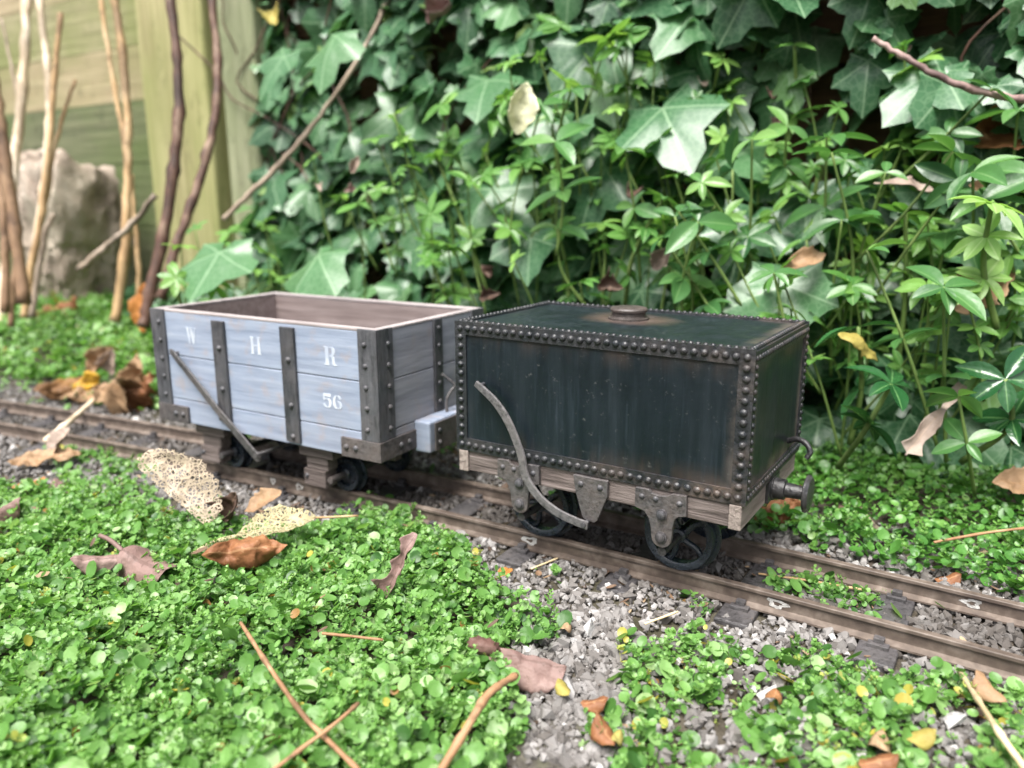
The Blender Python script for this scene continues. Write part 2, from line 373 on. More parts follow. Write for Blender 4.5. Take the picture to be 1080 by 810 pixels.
def m_dead(name, a, b, c3, vein=None, rough=.6, tr=.2, patch=None):
    k = NM(name); n = k.noise(5, 5, .6); f = k.noise(28, 4)
    c = k.ramp(n, [(.3, a), (.5, b), (.7, c3)])
    c = k.mix(k.math('MULTIPLY', f, .5), c, [x*.5 for x in b])
    if patch:
        X, Y, Z = k.xyz(); c = k.mix(k.math('MULTIPLY', k.math('GREATER_THAN', k.math('ADD', X, k.math('MULTIPLY', k.noise(9, 3), .008)), .0235), .95), c, patch)
    if vein: c = k.mix(k.math('MULTIPLY', k.math('GREATER_THAN', k.attr('vein'), .88), .6), c, vein)
    return k.bsdf(c, rough, normal=k.bump(k.math('ADD', n, f), .4, .02), spec=.35, transl=tr)
M['d_mauve'] = m_dead('mauve_brown_leaf', (.13, .075, .065), (.24, .155, .135), (.36, .26, .235), (.10, .06, .05))
M['d_mauve2'] = m_dead('seed_case_brown', (.07, .035, .028), (.14, .075, .06), (.22, .14, .12))
M['d_rust'] = m_dead('rust_brown_leaf', (.12, .045, .02), (.26, .11, .045), (.40, .21, .09), (.36, .2, .1))
M['d_tan'] = m_dead('tan_leaf', (.20, .115, .06), (.33, .21, .115), (.45, .325, .205), (.30, .18, .09))
M['d_yellow'] = m_dead('yellow_brown_leaf', (.10, .05, .02), (.16, .08, .03), (.30, .16, .05), (.2, .1, .04), patch=(.42, .24, .015))
M['d_orange'] = m_dead('orange_leaf', (.30, .10, .02), (.44, .18, .04), (.55, .28, .08))
M['d_pale'] = m_dead('pale_dry_leaf', (.22, .155, .125), (.34, .265, .215), (.46, .39, .335), (.4, .3, .22))
M['d_dark'] = m_dead('dark_brown_leaf', (.04, .022, .015), (.085, .05, .035), (.16, .10, .075), (.2, .13, .09))
M['d_cream'] = m_dead('cream_leaf', (.55, .55, .30), (.72, .72, .50), (.82, .82, .68), (.6, .6, .4), tr=.35)
M['d_yel'] = m_dead('yellow_leaf', (.26, .21, .045), (.38, .32, .08), (.46, .42, .15), tr=.3)
def m_skel(name, col, scale, wdt, hole=True):
    k = NM(name)
    cv = k.co((1, 1, 1))
    e = k.vor(scale, 'DISTANCE_TO_EDGE', vec=cv); e2 = k.vor(scale*.42, 'DISTANCE_TO_EDGE', vec=cv)
    line = k.math('LESS_THAN', e, wdt); line2 = k.math('LESS_THAN', e2, wdt*.75)
    v = k.math('GREATER_THAN', k.attr('vein'), .95); sol = k.math('LESS_THAN', k.noise(2.2, 4), .36)
    a = k.math('MAXIMUM', k.math('MAXIMUM', line, line2), k.math('MAXIMUM', v, sol))
    c = k.ramp(k.noise(6, 4), [(.3, [x*.7 for x in col]), (.6, col)])
    return k.bsdf(c, .7, alpha=a, spec=.3, transl=.0)
M['skel'] = m_skel('leaf_skeleton', (.42, .345, .255), 78, .062)
M['skel2'] = m_skel('leaf_skeleton_yellow', (.33, .29, .165), 78, .07)
M['mark'] = m_stone('white_marks', (.34, .33, .31), (.48, .47, .45), (.56, .55, .53), 12)

# ------------------------------------------------------------------ leaves and scatter
def norm(a): return a/(np.linalg.norm(a, axis=-1, keepdims=True)+1e-12)
def basis(n, t):
    n = norm(n); t = norm(t-n*np.sum(t*n, -1, keepdims=True)); x = np.cross(t, n)
    return np.stack([x, t, n], -1)                                       # columns
def scatter(name, protos, which, pos, rot, scl, mats, rnd, parent=None, origin=(0, 0, 0), smooth=True, matidx=None):
    """many small leaves or stones as ONE mesh, with per-leaf 'rnd' and per-vertex 'vein' values"""
    Vs = []; Fs = []; A = []; Bv = []; base = 0; o3 = np.array(origin, float); MI = []
    for p, (pv, pf, pvein) in enumerate(protos):
        ix = np.nonzero(which == p)[0]
        if not len(ix): continue
        sc = scl[ix]; sc = sc[:, None] if sc.ndim == 1 else sc
        q = pv[None]*(sc[:, None, :])
        w = np.einsum('nij,nvj->nvi', rot[ix], q)+pos[ix][:, None]
        n, v = w.shape[:2]
        Vs.append(w.reshape(-1, 3)); Fs.append((pf[None]+(np.arange(n)*v)[:, None, None]+base).reshape(-1, 3))
        A.append(np.repeat(rnd[ix], v)); Bv.append(np.tile(pvein, n)); base += n*v
        if matidx is not None: MI.append(np.repeat(matidx[ix], len(pf)))
    V = (np.concatenate(Vs)-o3)*S; F = np.concatenate(Fs).astype(np.int32)
    me = bpy.data.meshes.new(name); me.vertices.add(len(V)); me.vertices.foreach_set('co', V.ravel().astype(np.float32))
    me.loops.add(F.size); me.loops.foreach_set('vertex_index', F.ravel())
    me.polygons.add(len(F)); me.polygons.foreach_set('loop_start', np.arange(0, F.size, 3, dtype=np.int32))
    me.polygons.foreach_set('use_smooth', np.full(len(F), smooth, dtype=bool))
    for m in (mats if isinstance(mats, (list, tuple)) else [mats]): me.materials.append(m)
    if matidx is not None: me.polygons.foreach_set('material_index', np.concatenate(MI).astype(np.int32))
    a = me.attributes.new('rnd', 'FLOAT', 'POINT'); a.data.foreach_set('value', np.concatenate(A).astype(np.float32))
    b = me.attributes.new('vein', 'FLOAT', 'POINT'); b.data.foreach_set('value', np.concatenate(Bv).astype(np.float32))
    me.update(calc_edges=True); me.validate()
    ob = bpy.data.objects.new(name, me); C.objects.link(ob)
    if parent is not None: ob.parent = parent
    else: ob.location = [v*S for v in origin]
    return ob

def ivy_proto(rs, young=False):
    """five-lobed leaf in the XY plane, petiole joint at the origin, tip along +Y, length about 1"""
    j = lambda a: a*(1+rs.uniform(-.12, .12))
    tips = [(90, j(1.)), (90-58, j(.74)), (90+58, j(.74)), (90-125, j(.46)), (90+125, j(.46))]
    if young: tips = [(90, 1.), (90-50, .8), (90+50, .8), (90-118, .5), (90+118, .5)]
    tips = sorted(tips)
    sn = rs.uniform(.44, .62)
    seq = []
    for i, (a, r) in enumerate(tips):
        seq.append((a, r, 1.))
        if i < 4:
            b, r2 = tips[i+1]
            seq += [(a+.14*(b-a), .88*r, .66), (a+.30*(b-a), .76*r+.06, .36), (a+.5*(b-a), sn*(r+r2)/2+.12, 0.), (a+.70*(b-a), .76*r2+.06, .36), (a+.86*(b-a), .88*r2, .66)]
    seq.append((tips[-1][0]+38, .30, .3)); seq.append((270, .06, .0)); seq.insert(0, (tips[0][0]-38, .30, .3))
    n = len(seq)
    v = [(0, 0, 0)]; ve = [1.]
    for fr in (.5, 1.):
        for a, r, q in seq:
            t = math.radians(a); v.append((fr*r*math.cos(t), fr*r*math.sin(t), 0)); ve.append(1-(1-q)*(fr))
    v = np.array(v); f = []
    for i in range(n):
        k = (i+1) % n
        f += [(0, 1+i, 1+k), (1+i, 1+n+i, 1+n+k), (1+i, 1+n+k, 1+k)]
    # bend: tip droops, sides fold a little, ripples
    x, y = v[:, 0].copy(), v[:, 1].copy()
    cv = rs.uniform(-.05, .42); fo = rs.uniform(-.22, .30)
    v[:, 2] = -cv*(y**2)+fo*np.abs(x)-.12*x*x+.05*np.sin(5*x+rs.uniform(0, 6))*np.sin(4*y+1)
    v[:, 2] += (np.array(ve)-.7)*.05
    return v, np.array(f), np.array(ve)

def blade_proto(w, fold, curl, nu=6, point=1.3, tipw=.5, notch=0.):
    """lanceolate leaf along +Y with length 1"""
    v = []; ve = []; f = []
    for i in range(nu+1):
        t = i/nu; hw = w*(math.sin(math.pi*t**tipw_exp(tipw))**(1/point))*.5 if 0 < t < 1 else .0001
        for s, q in ((-1, 0.), (-.5, .5), (0, 1.), (.5, .5), (1, 0.)):
            v.append((s*hw, t, fold*abs(s)*hw*2-curl*t*t)); ve.append(q)
    for i in range(nu):
        for k in range(4):
            a = i*5+k; f += [(a, a+1, a+6), (a, a+6, a+5)]
    return np.array(v), np.array(f), np.array(ve)
def tipw_exp(tw): return {.5: 1., .7: 1.5}.get(tw, 1.)

def round_proto(rs, n=9):
    v = [(0, .5, -.10)]; f = []
    el = rs.uniform(.85, 1.2)
    for fr, h in ((.6, -.06), (1., .0)):
        for i in range(n):
            a = 2*math.pi*i/n; v.append((.5*fr*math.sin(a), .5-.5*fr*math.cos(a)*el, h+rs.uniform(-.03, .03)))
    for i in range(n):
        k = (i+1) % n; f += [(0, 1+i, 1+k), (1+i, 1+n+i, 1+n+k), (1+i, 1+n+k, 1+k)]
    return np.array(v), np.array(f), np.zeros(len(v))

def stone_proto(rs):
    import bmesh
    b = bmesh.new()
    for i in range(11):
        p = rs.normal(size=3); p /= np.linalg.norm(p); p *= rs.uniform(.72, 1.)
        b.verts.new(p*np.array([1., rs.uniform(.7, 1.), rs.uniform(.55, .85)])*.5)
    r = bmesh.ops.convex_hull(b, input=b.verts)
    loose = [v for v in b.verts if not v.link_faces]
    bmesh.ops.delete(b, geom=loose, context='VERTS'); bmesh.ops.triangulate(b, faces=b.faces)
    b.verts.index_update(); bmesh.ops.recalc_face_normals(b, faces=b.faces)
    v = np.array([x.co[:] for x in b.verts]); f = np.array([[q.index for q in x.verts] for x in b.faces]); b.free()
    return v, f, np.zeros(len(v))

def rand_rot(n):
    q = RNG.normal(size=(n, 4)); q /= np.linalg.norm(q, axis=1, keepdims=True); w, x, y, z = q.T
    return np.stack([np.stack([1-2*(y*y+z*z), 2*(x*y-w*z), 2*(x*z+w*y)], -1), np.stack([2*(x*y+w*z), 1-2*(x*x+z*z), 2*(y*z-w*x)], -1), np.stack([2*(x*z-w*y), 2*(y*z+w*x), 1-2*(x*x+y*y)], -1)], 1)
def in_poly(px, py, poly):
    c = False; n = len(poly)
    for i in range(n):
        x1, y1 = poly[i]; x2, y2 = poly[i-1]
        if (y1 > py) != (y2 > py) and px < (x2-x1)*(py-y1)/(y2-y1)+x1: c = not c
    return c

# ------------------------------------------------------------------ world, sun, camera
sc = bpy.context.scene
w = bpy.data.worlds.new('World'); sc.world = w; w.use_nodes = True
nt = w.node_tree; bg = nt.nodes['Background']
sky = nt.nodes.new('ShaderNodeTexSky'); sky.sky_type = 'NISHITA'; sky.sun_disc = False
sundir = Vector((.06, -.62, 1.30)).normalized()
sky.sun_elevation = math.asin(sundir.z); sky.sun_rotation = math.atan2(sundir.x, sundir.y)
sky.air_density = 1.0; sky.dust_density = 6.0; sky.ozone_density = 1.0
hs = nt.nodes.new('ShaderNodeHueSaturation'); hs.inputs['Saturation'].default_value = .45
nt.links.new(sky.outputs[0], hs.inputs['Color']); nt.links.new(hs.outputs[0], bg.inputs['Color'])
bg.inputs['Strength'].default_value = .050
sl = bpy.data.lights.new('sun', 'SUN'); sl.energy = 1.5; sl.angle = math.radians(34); sl.color = (1., .97, .93)
so = bpy.data.objects.new('sun', sl); C.objects.link(so); so.rotation_euler = (-sundir).to_track_quat('-Z', 'Y').to_euler()
cd = bpy.data.cameras.new('camera'); co = bpy.data.objects.new('camera', cd); C.objects.link(co); sc.camera = co
R3 = Matrix((CR, CU, -CF)).transposed()
co.matrix_world = Matrix.Translation(Vector(CAM*S)) @ R3.to_4x4()
cd.sensor_width = 36; cd.lens = FPX*36/1080; cd.clip_start = .005; cd.clip_end = 200
cd.dof.use_dof = True; cd.dof.focus_distance = 2.35*S; cd.dof.aperture_fstop = 10.5
vs = sc.view_settings; vs.view_transform = 'Standard'; vs.look = 'None'; vs.gamma = 1; vs.use_curve_mapping = False
vs.exposure = 2.55

# ------------------------------------------------------------------ ground
def axis_pts(c0, c1, step, far):
    a = list(np.arange(c0, c1+1e-6, step)); lo = []; d = step
    x = c0
    while x > -far: d *= 1.5; x -= d; lo.append(x)
    hi = []; d = step; x = c1
    while x < far: d *= 1.5; x += d; hi.append(x)
    return lo[::-1]+a+hi
xs = axis_pts(-8., 2.6, .05, 300); ys = axis_pts(-2.4, 2.6, .05, 300)
gb = MB(); nx, ny = len(xs), len(ys)
gb.v = [(x, y, gz(max(-9, min(4, x)), max(-4, min(5, y)))) for y in ys for x in xs]
gb.f = [(j*nx+i, j*nx+i+1, (j+1)*nx+i+1, (j+1)*nx+i) for j in range(ny-1) for i in range(nx-1)]
tag(gb.build('ground', M['soil'], smooth=True, fix=False), 'dark bare garden soil beneath the track and plants', 'ground', kind='structure')

# near ground-cover areas: outlines on the ground, in world units
def zpoly(pts, z=-.35): return [tuple(at_z(px, py, z)[:2]) for px, py in pts]
NEAR_A = zpoly([(-700, 700), (-300, 540), (0, 512), (70, 520), (140, 530), (190, 548), (270, 566), (330, 556), (385, 538), (430, 548), (490, 576), (505, 612), (560, 640), (600, 648), (588, 668), (540, 672), (520, 690), (545, 735), (560, 748), (528, 790), (505, 900), (400, 1100), (-500, 1500)])
NEAR_B = zpoly([(655, 664), (700, 680), (725, 655), (770, 668), (805, 690), (850, 672), (890, 690), (935, 712), (985, 705), (1080, 725), (1250, 760), (1500, 1000), (900, 1300), (690, 860), (640, 790), (612, 772), (628, 745), (660, 735), (650, 700)])
BARE = [zpoly(p) for p in ([(755, 705), (810, 690), (850, 700), (830, 722), (780, 724)], [(1000, 735), (1040, 745), (1020, 800), (960, 800), (965, 745)], [(700, 742), (745, 730), (775, 750), (735, 768)])]
MID = zpoly([(810, 612), (850, 606), (905, 612), (955, 628), (945, 650), (1005, 640), (900, 655), (850, 645), (812, 632)], -.37)
SPOT = [zpoly(p, -.37) for p in ([(560, 600), (590, 598), (588, 612)], [(715, 618), (742, 632), (748, 645), (722, 634)], [(365, 520), (440, 535), (432, 545), (372, 538)], [(40, 470), (120, 478), (118, 490), (50, 486)], [(95, 478), (150, 484), (170, 500), (110, 498)], [(60, 492), (150, 505), (175, 530), (70, 520)], [(230, 452), (262, 455), (250, 462)])]

protos_round = [round_proto(RNG) for _ in range(7)]
def sprig_proto(rs):
    """a creeping shoot: opposite pairs of small round leaves along a bending stem, smallest and palest at the tip"""
    V = []; F = []; A = []; n0 = 0
    p = np.zeros(3); d = norm(np.array([rs.normal(0, .5), rs.normal(0, .5), 1.])); az = rs.uniform(0, 6.28); nn = int(rs.integers(4, 7))
    for k in range(nn):
        f = k/(nn-1); sz = (1.05-.62*f)*rs.uniform(.8, 1.2)
        for sd in (0, 1):
            if rs.uniform() < .08: continue
            a = az+sd*math.pi+rs.normal(0, .25); el = rs.uniform(.05, .55)+.5*f
            out = np.array([math.cos(a)*math.cos(el), math.sin(a)*math.cos(el), math.sin(el)])
            nr = np.array([-math.cos(a)*math.sin(el), -math.sin(a)*math.sin(el), math.cos(el)])+rs.normal(0, .22, 3)
            B = basis(nr[None], out[None])[0]; m = 7; cup = rs.uniform(.05, .22)
            L = [(0, .55, -cup)]
            for i in range(m):
                q = 2*math.pi*i/m; L.append((.46*math.sin(q), .55-.46*math.cos(q)*1.1, rs.uniform(-.04, .04)))
            w = (np.array(L)*sz)@B.T+p+out*.18*sz
            V.append(w); F += [(n0, n0+1+i, n0+1+(i+1) % m) for i in range(m)]; A += [f]*(m+1); n0 += m+1
        # stem piece
        q = p+d*rs.uniform(.45, .75)*(1.1-.5*f); t = .045
        V.append(np.array([p+[t, 0, 0], p+[-t*.5, t, 0], p+[-t*.5, -t, 0], q])); F += [(n0, n0+1, n0+3), (n0+1, n0+2, n0+3), (n0+2, n0, n0+3)]; A += [.25]*4; n0 += 4
        p = q; d = norm(d+rs.normal(0, .25, 3)); az += math.pi/2
    return np.concatenate(V), np.array(F), np.array(A)
protos_sprig = [sprig_proto(np.random.default_rng(900+i)) for i in range(14)]
def cover(name, label, xr, yr, count, test, hfun, size, mat, seed, tilt=.75, lay=.055):
    rs = np.random.default_rng(seed); P = []; k = 0
    while len(P) < count and k < count*30:
        k += 1
        x = rs.uniform(*xr); y = rs.uniform(*yr)
        d = test(x, y)
        if d <= 0 or rs.uniform() > d: continue
        h = hfun(x, y)
        P.append((x, y, gz(x, y)+h-lay*rs.uniform()**1.6))
    P = np.array(P); n = len(P)
    sp = rs.uniform(size=n) < .27                                        # shoots among the loose leaves
    nr = np.stack([rs.normal(0, tilt, n), rs.normal(-.12, tilt, n), np.ones(n)], -1)
    nr[sp, :2] *= .55
    td = rs.normal(size=(n, 3)); td[:, 2] *= .2
    rot = basis(nr, td); s = size*np.exp(rs.normal(0, .34, n))
    big = rs.uniform(size=n) < .03; s[big] *= 1.55; s *= 1+.35*np.clip((2.1-(P-CAM)@CF)/.8, 0, 1); s = np.minimum(s, size*2.0)
    s[sp] = size*.62*np.exp(rs.normal(0, .28, sp.sum())); P[sp, 2] -= .012
    rnd = np.clip(.45+rs.normal(0, .25, n)+.20*np.array([fbm(p[0]*2.3, p[1]*2.3, 9.) for p in P]), 0, .93)
    odd = rs.uniform(size=n); rnd[odd < .014] = .97; rnd[odd < .006] = 1.
    yl = np.array([in_poly(p[0], p[1], NEAR_B) for p in P]) & (odd > .945); rnd[yl] = rs.uniform(.95, .98, yl.sum())
    ob = scatter(name, protos_round+protos_sprig, np.where(sp, 7+rs.integers(0, 14, n), rs.integers(0, 7, n)), P, rot, s, mat, rnd)
    return tag(ob, label, 'ground cover', kind='stuff')
def clump(x, y): return .5+.42*fbm(x*3.2, y*3.2, 4.)+.28*fbm(x*9, y*9, 14.)
def test_near(x, y):
    if in_poly(x, y, NEAR_A): return 1.
    if in_poly(x, y, NEAR_B):
        if any(in_poly(x, y, b) for b in BARE): return .08
        return .85 if fbm(x*4.5, y*4.5, 17.) > -.28 else .12
    return 0.
cover('ground_cover', 'bright green round-leaved creeping plant filling the foreground', (-3.6, 2.2), (-2.6, .12), 38000, test_near,
      lambda x, y: .015+.125*clump(x, y)*(1 if in_poly(x, y, NEAR_A) else .45), .0245, M['moss'], 21, lay=.062)
def test_mid(x, y):
    if in_poly(x, y, MID): return .9 if fbm(x*6, y*6, 2.) > -.25 else .1
    return .9 if any(in_poly(x, y, s) for s in SPOT) else 0.
cover('ground_cover', 'sparse light green sprigs growing between the rails', (-3.9, 1.2), (-.5, .6), 760, test_mid, lambda x, y: .02+.03*clump(x, y), .026, M['moss'], 22, lay=.04)
def test_back(x, y):
    t = y-yc(x)
    if t < .30 or x > 3: return 0.
    edge = .36+.12*fbm(x*2.2, 3., 1.)
    if x < -3.9: edge = .62
    elif x < -1.: edge = .55
    if t < edge: return .10 if fbm(x*5, y*5, 6.) > 0 else 0.
    return 1.
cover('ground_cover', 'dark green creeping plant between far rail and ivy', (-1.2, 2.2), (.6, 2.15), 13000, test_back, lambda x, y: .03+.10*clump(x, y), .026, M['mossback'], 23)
cover('ground_cover', 'lime green creeping plant on the bank behind the far end of the track', (-8., -1.2), (-.9, 2.2), 18000, test_back, lambda x, y: .04+.10*clump(x, y), .036, M['moss'], 24)

# ballast
prs = np.random.default_rng(3)
protos_stone = [stone_proto(prs) for _ in range(12)]
def ballast():
    rs = np.random.default_rng(5); P = []; s = []
    def put(x, y, z, q): P.append((x, y, z)); s.append(q)
    while len(P) < 30000:
        x = rs.uniform(-6., 1.6); t = rs.normal(0, .42) if rs.uniform() < .6 else rs.uniform(-1.35, .7)
        y = yc(x)+t
        if t > .75 or t < -1.5: continue
        if x < -2.2 and t < -1.0: continue
        if x < -1.7 and rs.uniform() < .45: continue
        if in_poly(x, y, NEAR_A) and rs.uniform() < .85: continue
        q = .026*math.exp(rs.normal(0, .38))
        sl_ = ((x+.027)/.39+.5) % 1-.5                                   # keep most sleeper tops clear
        if abs(sl_) < .165 and abs(t) < .31 and rs.uniform() < .93: continue
        put(x, y, gz(x, y)+.012*rs.uniform()+.004, q)
    pg = zpoly([(535, 640), (665, 630), (665, 770), (640, 790), (555, 775), (545, 700)]); k = 0
    while k < 1500:
        x, y = rs.uniform(-.9, .2), rs.uniform(-.9, .1)
        if in_poly(x, y, pg): put(x, y, gz(x, y)+.012*rs.uniform()+.006, .025*math.exp(rs.normal(0, .42))); k += 1
    P = np.array(P); s = np.array(s); n = len(P)
    ins = np.array([abs(p[1]-yc(p[0])) < .14 for p in P]); rnd = np.clip(rs.normal(.48, .22, n)-.38*ins, 0, 1); rnd[(rs.uniform(size=n) < .02) & ~ins] = 1.  # between the rails: dirty ballast, with shade under the wagons added to its colour
    return tag(scatter('ballast_gravel', protos_stone, rs.integers(0, 12, n), P, rand_rot(n), s, M['gravel'], rnd, smooth=False), 'grey angular stone chips spread under and beside the rails', 'gravel', kind='stuff')
ballast()

def litter():
    rs = np.random.default_rng(15); P = []
    while len(P) < 1500:
        x = rs.uniform(-5., 1.4); t = rs.uniform(-1.3, .9)
        if fbm(x*2.4, t*2.4, 31.)+(.25 if x < -1.5 else 0) < .05: continue
        y = yc(x)+t; P.append((x, y, gz(x, y)+(.10 if in_poly(x, y, NEAR_A) and rs.uniform() < .15 else .022)))
    P = np.array(P); n = len(P); nr = np.stack([rs.normal(0, .35, n), rs.normal(0, .35, n), np.ones(n)], -1); td = rs.normal(size=(n, 3))
    sc3 = .024*np.exp(rs.normal(0, .5, n))[:, None]*np.stack([rs.uniform(.18, .5, n), np.ones(n), np.ones(n)], -1)
    tag(scatter('leaf_litter', protos_round, rs.integers(0, 7, n), P, basis(nr, td), sc3, M['litter'], rs.uniform(size=n)), 'small brown scraps of old leaf and bark strewn along the track', 'leaf litter', kind='stuff')
# ------------------------------------------------------------------ railway track
litter()
ZR = -.31
trk = thing('railway_track', 'narrow gauge model railway track curving past the wagons, rusty rails on black sleepers', 'railway track', (0, .312, -.39))
TO = (0, .312, -.39)
def frame_at(x):
    p = np.array([x, yc(x), 0]); s_ = -.0408*x; t = np.array([1, s_, 0]); t /= np.linalg.norm(t); return p, t, np.array([-t[1], t[0], 0])
PROF = [(-.010, 0), (.010, 0), (.012, -.002), (.012, -.011), (.004, -.015), (.004, -.048), (.024, -.056), (.024, -.062), (-.024, -.062), (-.024, -.056), (-.004, -.048), (-.004, -.015), (-.012, -.011), (-.012, -.002)]
for off, lab in ((-.161, 'near rail'), (.161, 'far rail')):
    b = MB(); X = np.linspace(-6.6, 2.6, 60); n = len(PROF)
    for x in X:
        p, t, nn = frame_at(x)
        for a, z in PROF: q = p+nn*(off+a); b.v.append((q[0], q[1], ZR+z))
    for i in range(len(X)-1):
        for k in range(n): b.f.append((i*n+k, i*n+(k+1) % n, (i+1)*n+(k+1) % n, (i+1)*n+k))
    b.f += [tuple(range(n)), tuple(range((len(X)-1)*n, len(X)*n))[::-1]]
    ob = b.build('rail', M['rail'], trk, TO)
    ob['label'] = 'rusty '+lab
    for x, l, hgt in (((.075, .03, .022), (-.79, .032, .018), (-1.9, .02, .016), (-2.05, .014, .014)) if off < 0 else ((.56, .026, .018),)):
        mk = MB(); p, t, nn = frame_at(x); s_ = -1                        # a splash of white on the rail side
        n2 = 16; pts = []; inner = []
        for k in range(n2):
            a = 2*math.pi*k/n2; f = 1+.22*math.sin(3*a+x*9)+.15*math.sin(5*a+x*20)
            for lst, q in ((pts, f), (inner, .42*f)):
                w = p+t*(l*q*math.cos(a))+nn*(off-.0050); lst.append((w[0], w[1], ZR-.0315+.0145*q*math.sin(a)))
        mk.add(pts+inner, [(k, (k+1) % n2, n2+(k+1) % n2, n2+k) for k in range(n2)])
        mk.build('white_splash', M['mark'], ob, TO)
rs_ = np.random.default_rng(11)
for i in range(-15, 7):
    x = -.027+.39*i; p, t, nn = frame_at(x); th = math.atan2(t[1], t[0])
    b = MB(); hw = .052
    def L(a, c, z): q = p+t*a+nn*c; return (q[0], q[1], z)
    def lbox(bb, a0, a1, c0, c1, z0, z1):
        bb.add([L(a0,c0,z0),L(a1,c0,z0),L(a1,c1,z0),L(a0,c1,z0),L(a0,c0,z1),L(a1,c0,z1),L(a1,c1,z1),L(a0,c1,z1)], [(0,3,2,1),(4,5,6,7),(0,1,5,4),(1,2,6,5),(2,3,7,6),(3,0,4,7)])
    dz = rs_.uniform(-.004, .003)
    lbox(b, -hw, hw, -.29, .29, -.43, -.3725+min(0, dz))
    slp = b.build('sleeper', M['plastic'], trk, TO, bevel=.006)
    for off in (-.161, .161):
        ch = MB()
        for sd in (-1, 1):
            lbox(ch, -.028, .028, off+sd*.027, off+sd*.052, -.3745, -.361)
            lbox(ch, -.014, .014, off+sd*.018, off+sd*.040, -.361, -.347)
        ch.build('rail_chair', M['plastic'], slp, TO, bevel=.002)

# ------------------------------------------------------------------ tank wagon
W, H = .6164, .4448
TKO = (-.5, .308, ZR)
tk = thing('tank_wagon', 'black riveted box tank wagon with rusty edges on spoked wheels', 'tank wagon', TKO)
b = MB(); b.box(-.994, -.006, .006, W-.006, .004, H-.006); body = b.build('tank_body', M['tank'], tk, TKO, bevel=.004)
def strip_part(boxes, rivs, name='angle_strip'):
    b = MB()
    for q in boxes: b.box(*q)
    for c, n, r in rivs: b.rivet(c, n, r)
    return b.build(name, M['strip'], tk, TKO, smooth='auto')
sw = .044; T_ = .006
jit = lambda a=.0012: random.uniform(-a, a)
rv = []
nx_ = 33
for i in range(nx_):
    x = -.978+i*(.956/(nx_-1))
    for z in (H-.022, .022): rv.append(((x+jit(), 0, z+jit()), (0, -1, 0), .0112))
nz_ = 14
for i in range(1, nz_-1):
    z = .022+i*((H-.044)/(nz_-1))
    for x in (-.978, -.022): rv.append(((x+jit(), 0, z+jit()), (0, -1, 0), .0112))
strip_part([(-1, 0, 0, T_+.001, H-sw, H), (-1, 0, 0, T_+.001, 0, sw), (-1, -1+sw, .0005, T_+.001, sw, H-sw), (-sw, 0, .0005, T_+.001, sw, H-sw)], rv)
rv = []
for i in range(nx_):
    x = -.978+i*(.956/(nx_-1))
    for z in (H-.022, .022): rv.append(((x, W, z), (0, 1, 0), .0112))
for i in range(1, nz_-1):
    z = .022+i*((H-.044)/(nz_-1))
    for x in (-.978, -.022): rv.append(((x, W, z), (0, 1, 0), .0112))
strip_part([(-1, 0, W-T_-.001, W, H-sw, H), (-1, 0, W-T_-.001, W, 0, sw), (-1, -1+sw, W-T_-.001, W-.0005, sw, H-sw), (-sw, 0, W-T_-.001, W-.0005, sw, H-sw)], rv)
for xe, sg in ((0., 1), (-1., -1)):
    rv = []
    n = 24
    for i in range(n):
        y = .018+i*((W-.036)/(n-1))
        for z in (H-.026, .020): rv.append(((xe, y+jit(), z), (sg, 0, 0), .0092))
    for i in range(1, 17):
        z = .02+i*((H-.046)/17)
        for y in (.018, W-.018): rv.append(((xe, y, z+jit()), (sg, 0, 0), .0092))
    xa, xb = (xe-T_-.001, xe) if sg > 0 else (xe, xe+T_+.001)
    q0 = T_+.001
    strip_part([(xa, xb, q0, W-q0, H-sw-.002, H-T_), (xa, xb, q0, W-q0, 0, .036), (xa, xb, q0, .034, .036, H-sw-.002), (xa, xb, W-.034, W-q0, .036, H-sw-.002)], rv)
rv = []
n = 46
for i in range(n):
    x = -.985+i*(.97/(n-1))
    for y in (.016, W-.016): rv.append(((x, y, H), (0, 0, 1), .0078))
n = 27
for i in range(1, n-1):
    y = .016+i*((W-.032)/(n-1))
    for x in (-.985, -.015): rv.append(((x, y, H), (0, 0, 1), .0078))
sx = .030
strip_part([(-1+.0072, -.0072, .0072, sx, H-T_-.001, H-.0003), (-1+.0072, -.0072, W-sx, W-.0072, H-T_-.001, H-.0003), (-1+.0072, -1+sx, sx, W-sx, H-T_-.001, H-.0003), (-sx, -.0072, sx, W-sx, H-T_-.001, H-.0003)], rv)
# filler cap
fc = (-.545, .385, H-.004)
b = MB(); b.lathe(fc, 'z', [(-.004, .070), (.004, .070), (.006, .062), (.010, .061)], 40)
col_ = b.build('filler_collar', M['cap'], tk, TKO, smooth='auto')
b = MB(); b.lathe(fc, 'z', [(.008, .057), (.022, .058), (.025, .063), (.032, .064), (.037, .060), (.040, .045), (.042, .02), (.0422, .004)], 40)
b.build('filler_cap', M['cap'], tk, TKO, smooth='auto')
# wooden frame
b = MB()
for y0, y1 in ((.006, .044), (W-.044, W-.006)): b.box(-.952, -.047, y0, y1, -.072, .000)
for x in (-.64, -.5, -.35): b.box(x-.03, x+.03, .045, W-.045, -.066, -.004)
b.build('frame', M['frame'], tk, TKO, bevel=.003)
for x0, x1 in ((-.046, -.010), (-.990, -.953)):
    b = MB(); b.box(x0, x1, -.001, W+.001, -.076, -.001); b.build('headstock', M['frame_end'], tk, TKO, bevel=.003)
b = MB()
for y0 in (.205, .385): b.box(-.93, -.07, y0, y0+.026, -.150, -.0765)
b.box(-.93, -.07, .240, .376, -.082, -.0765)
b.build('underframe', M['black'], tk, TKO)  # unseen inner frames, added to block light under the tank
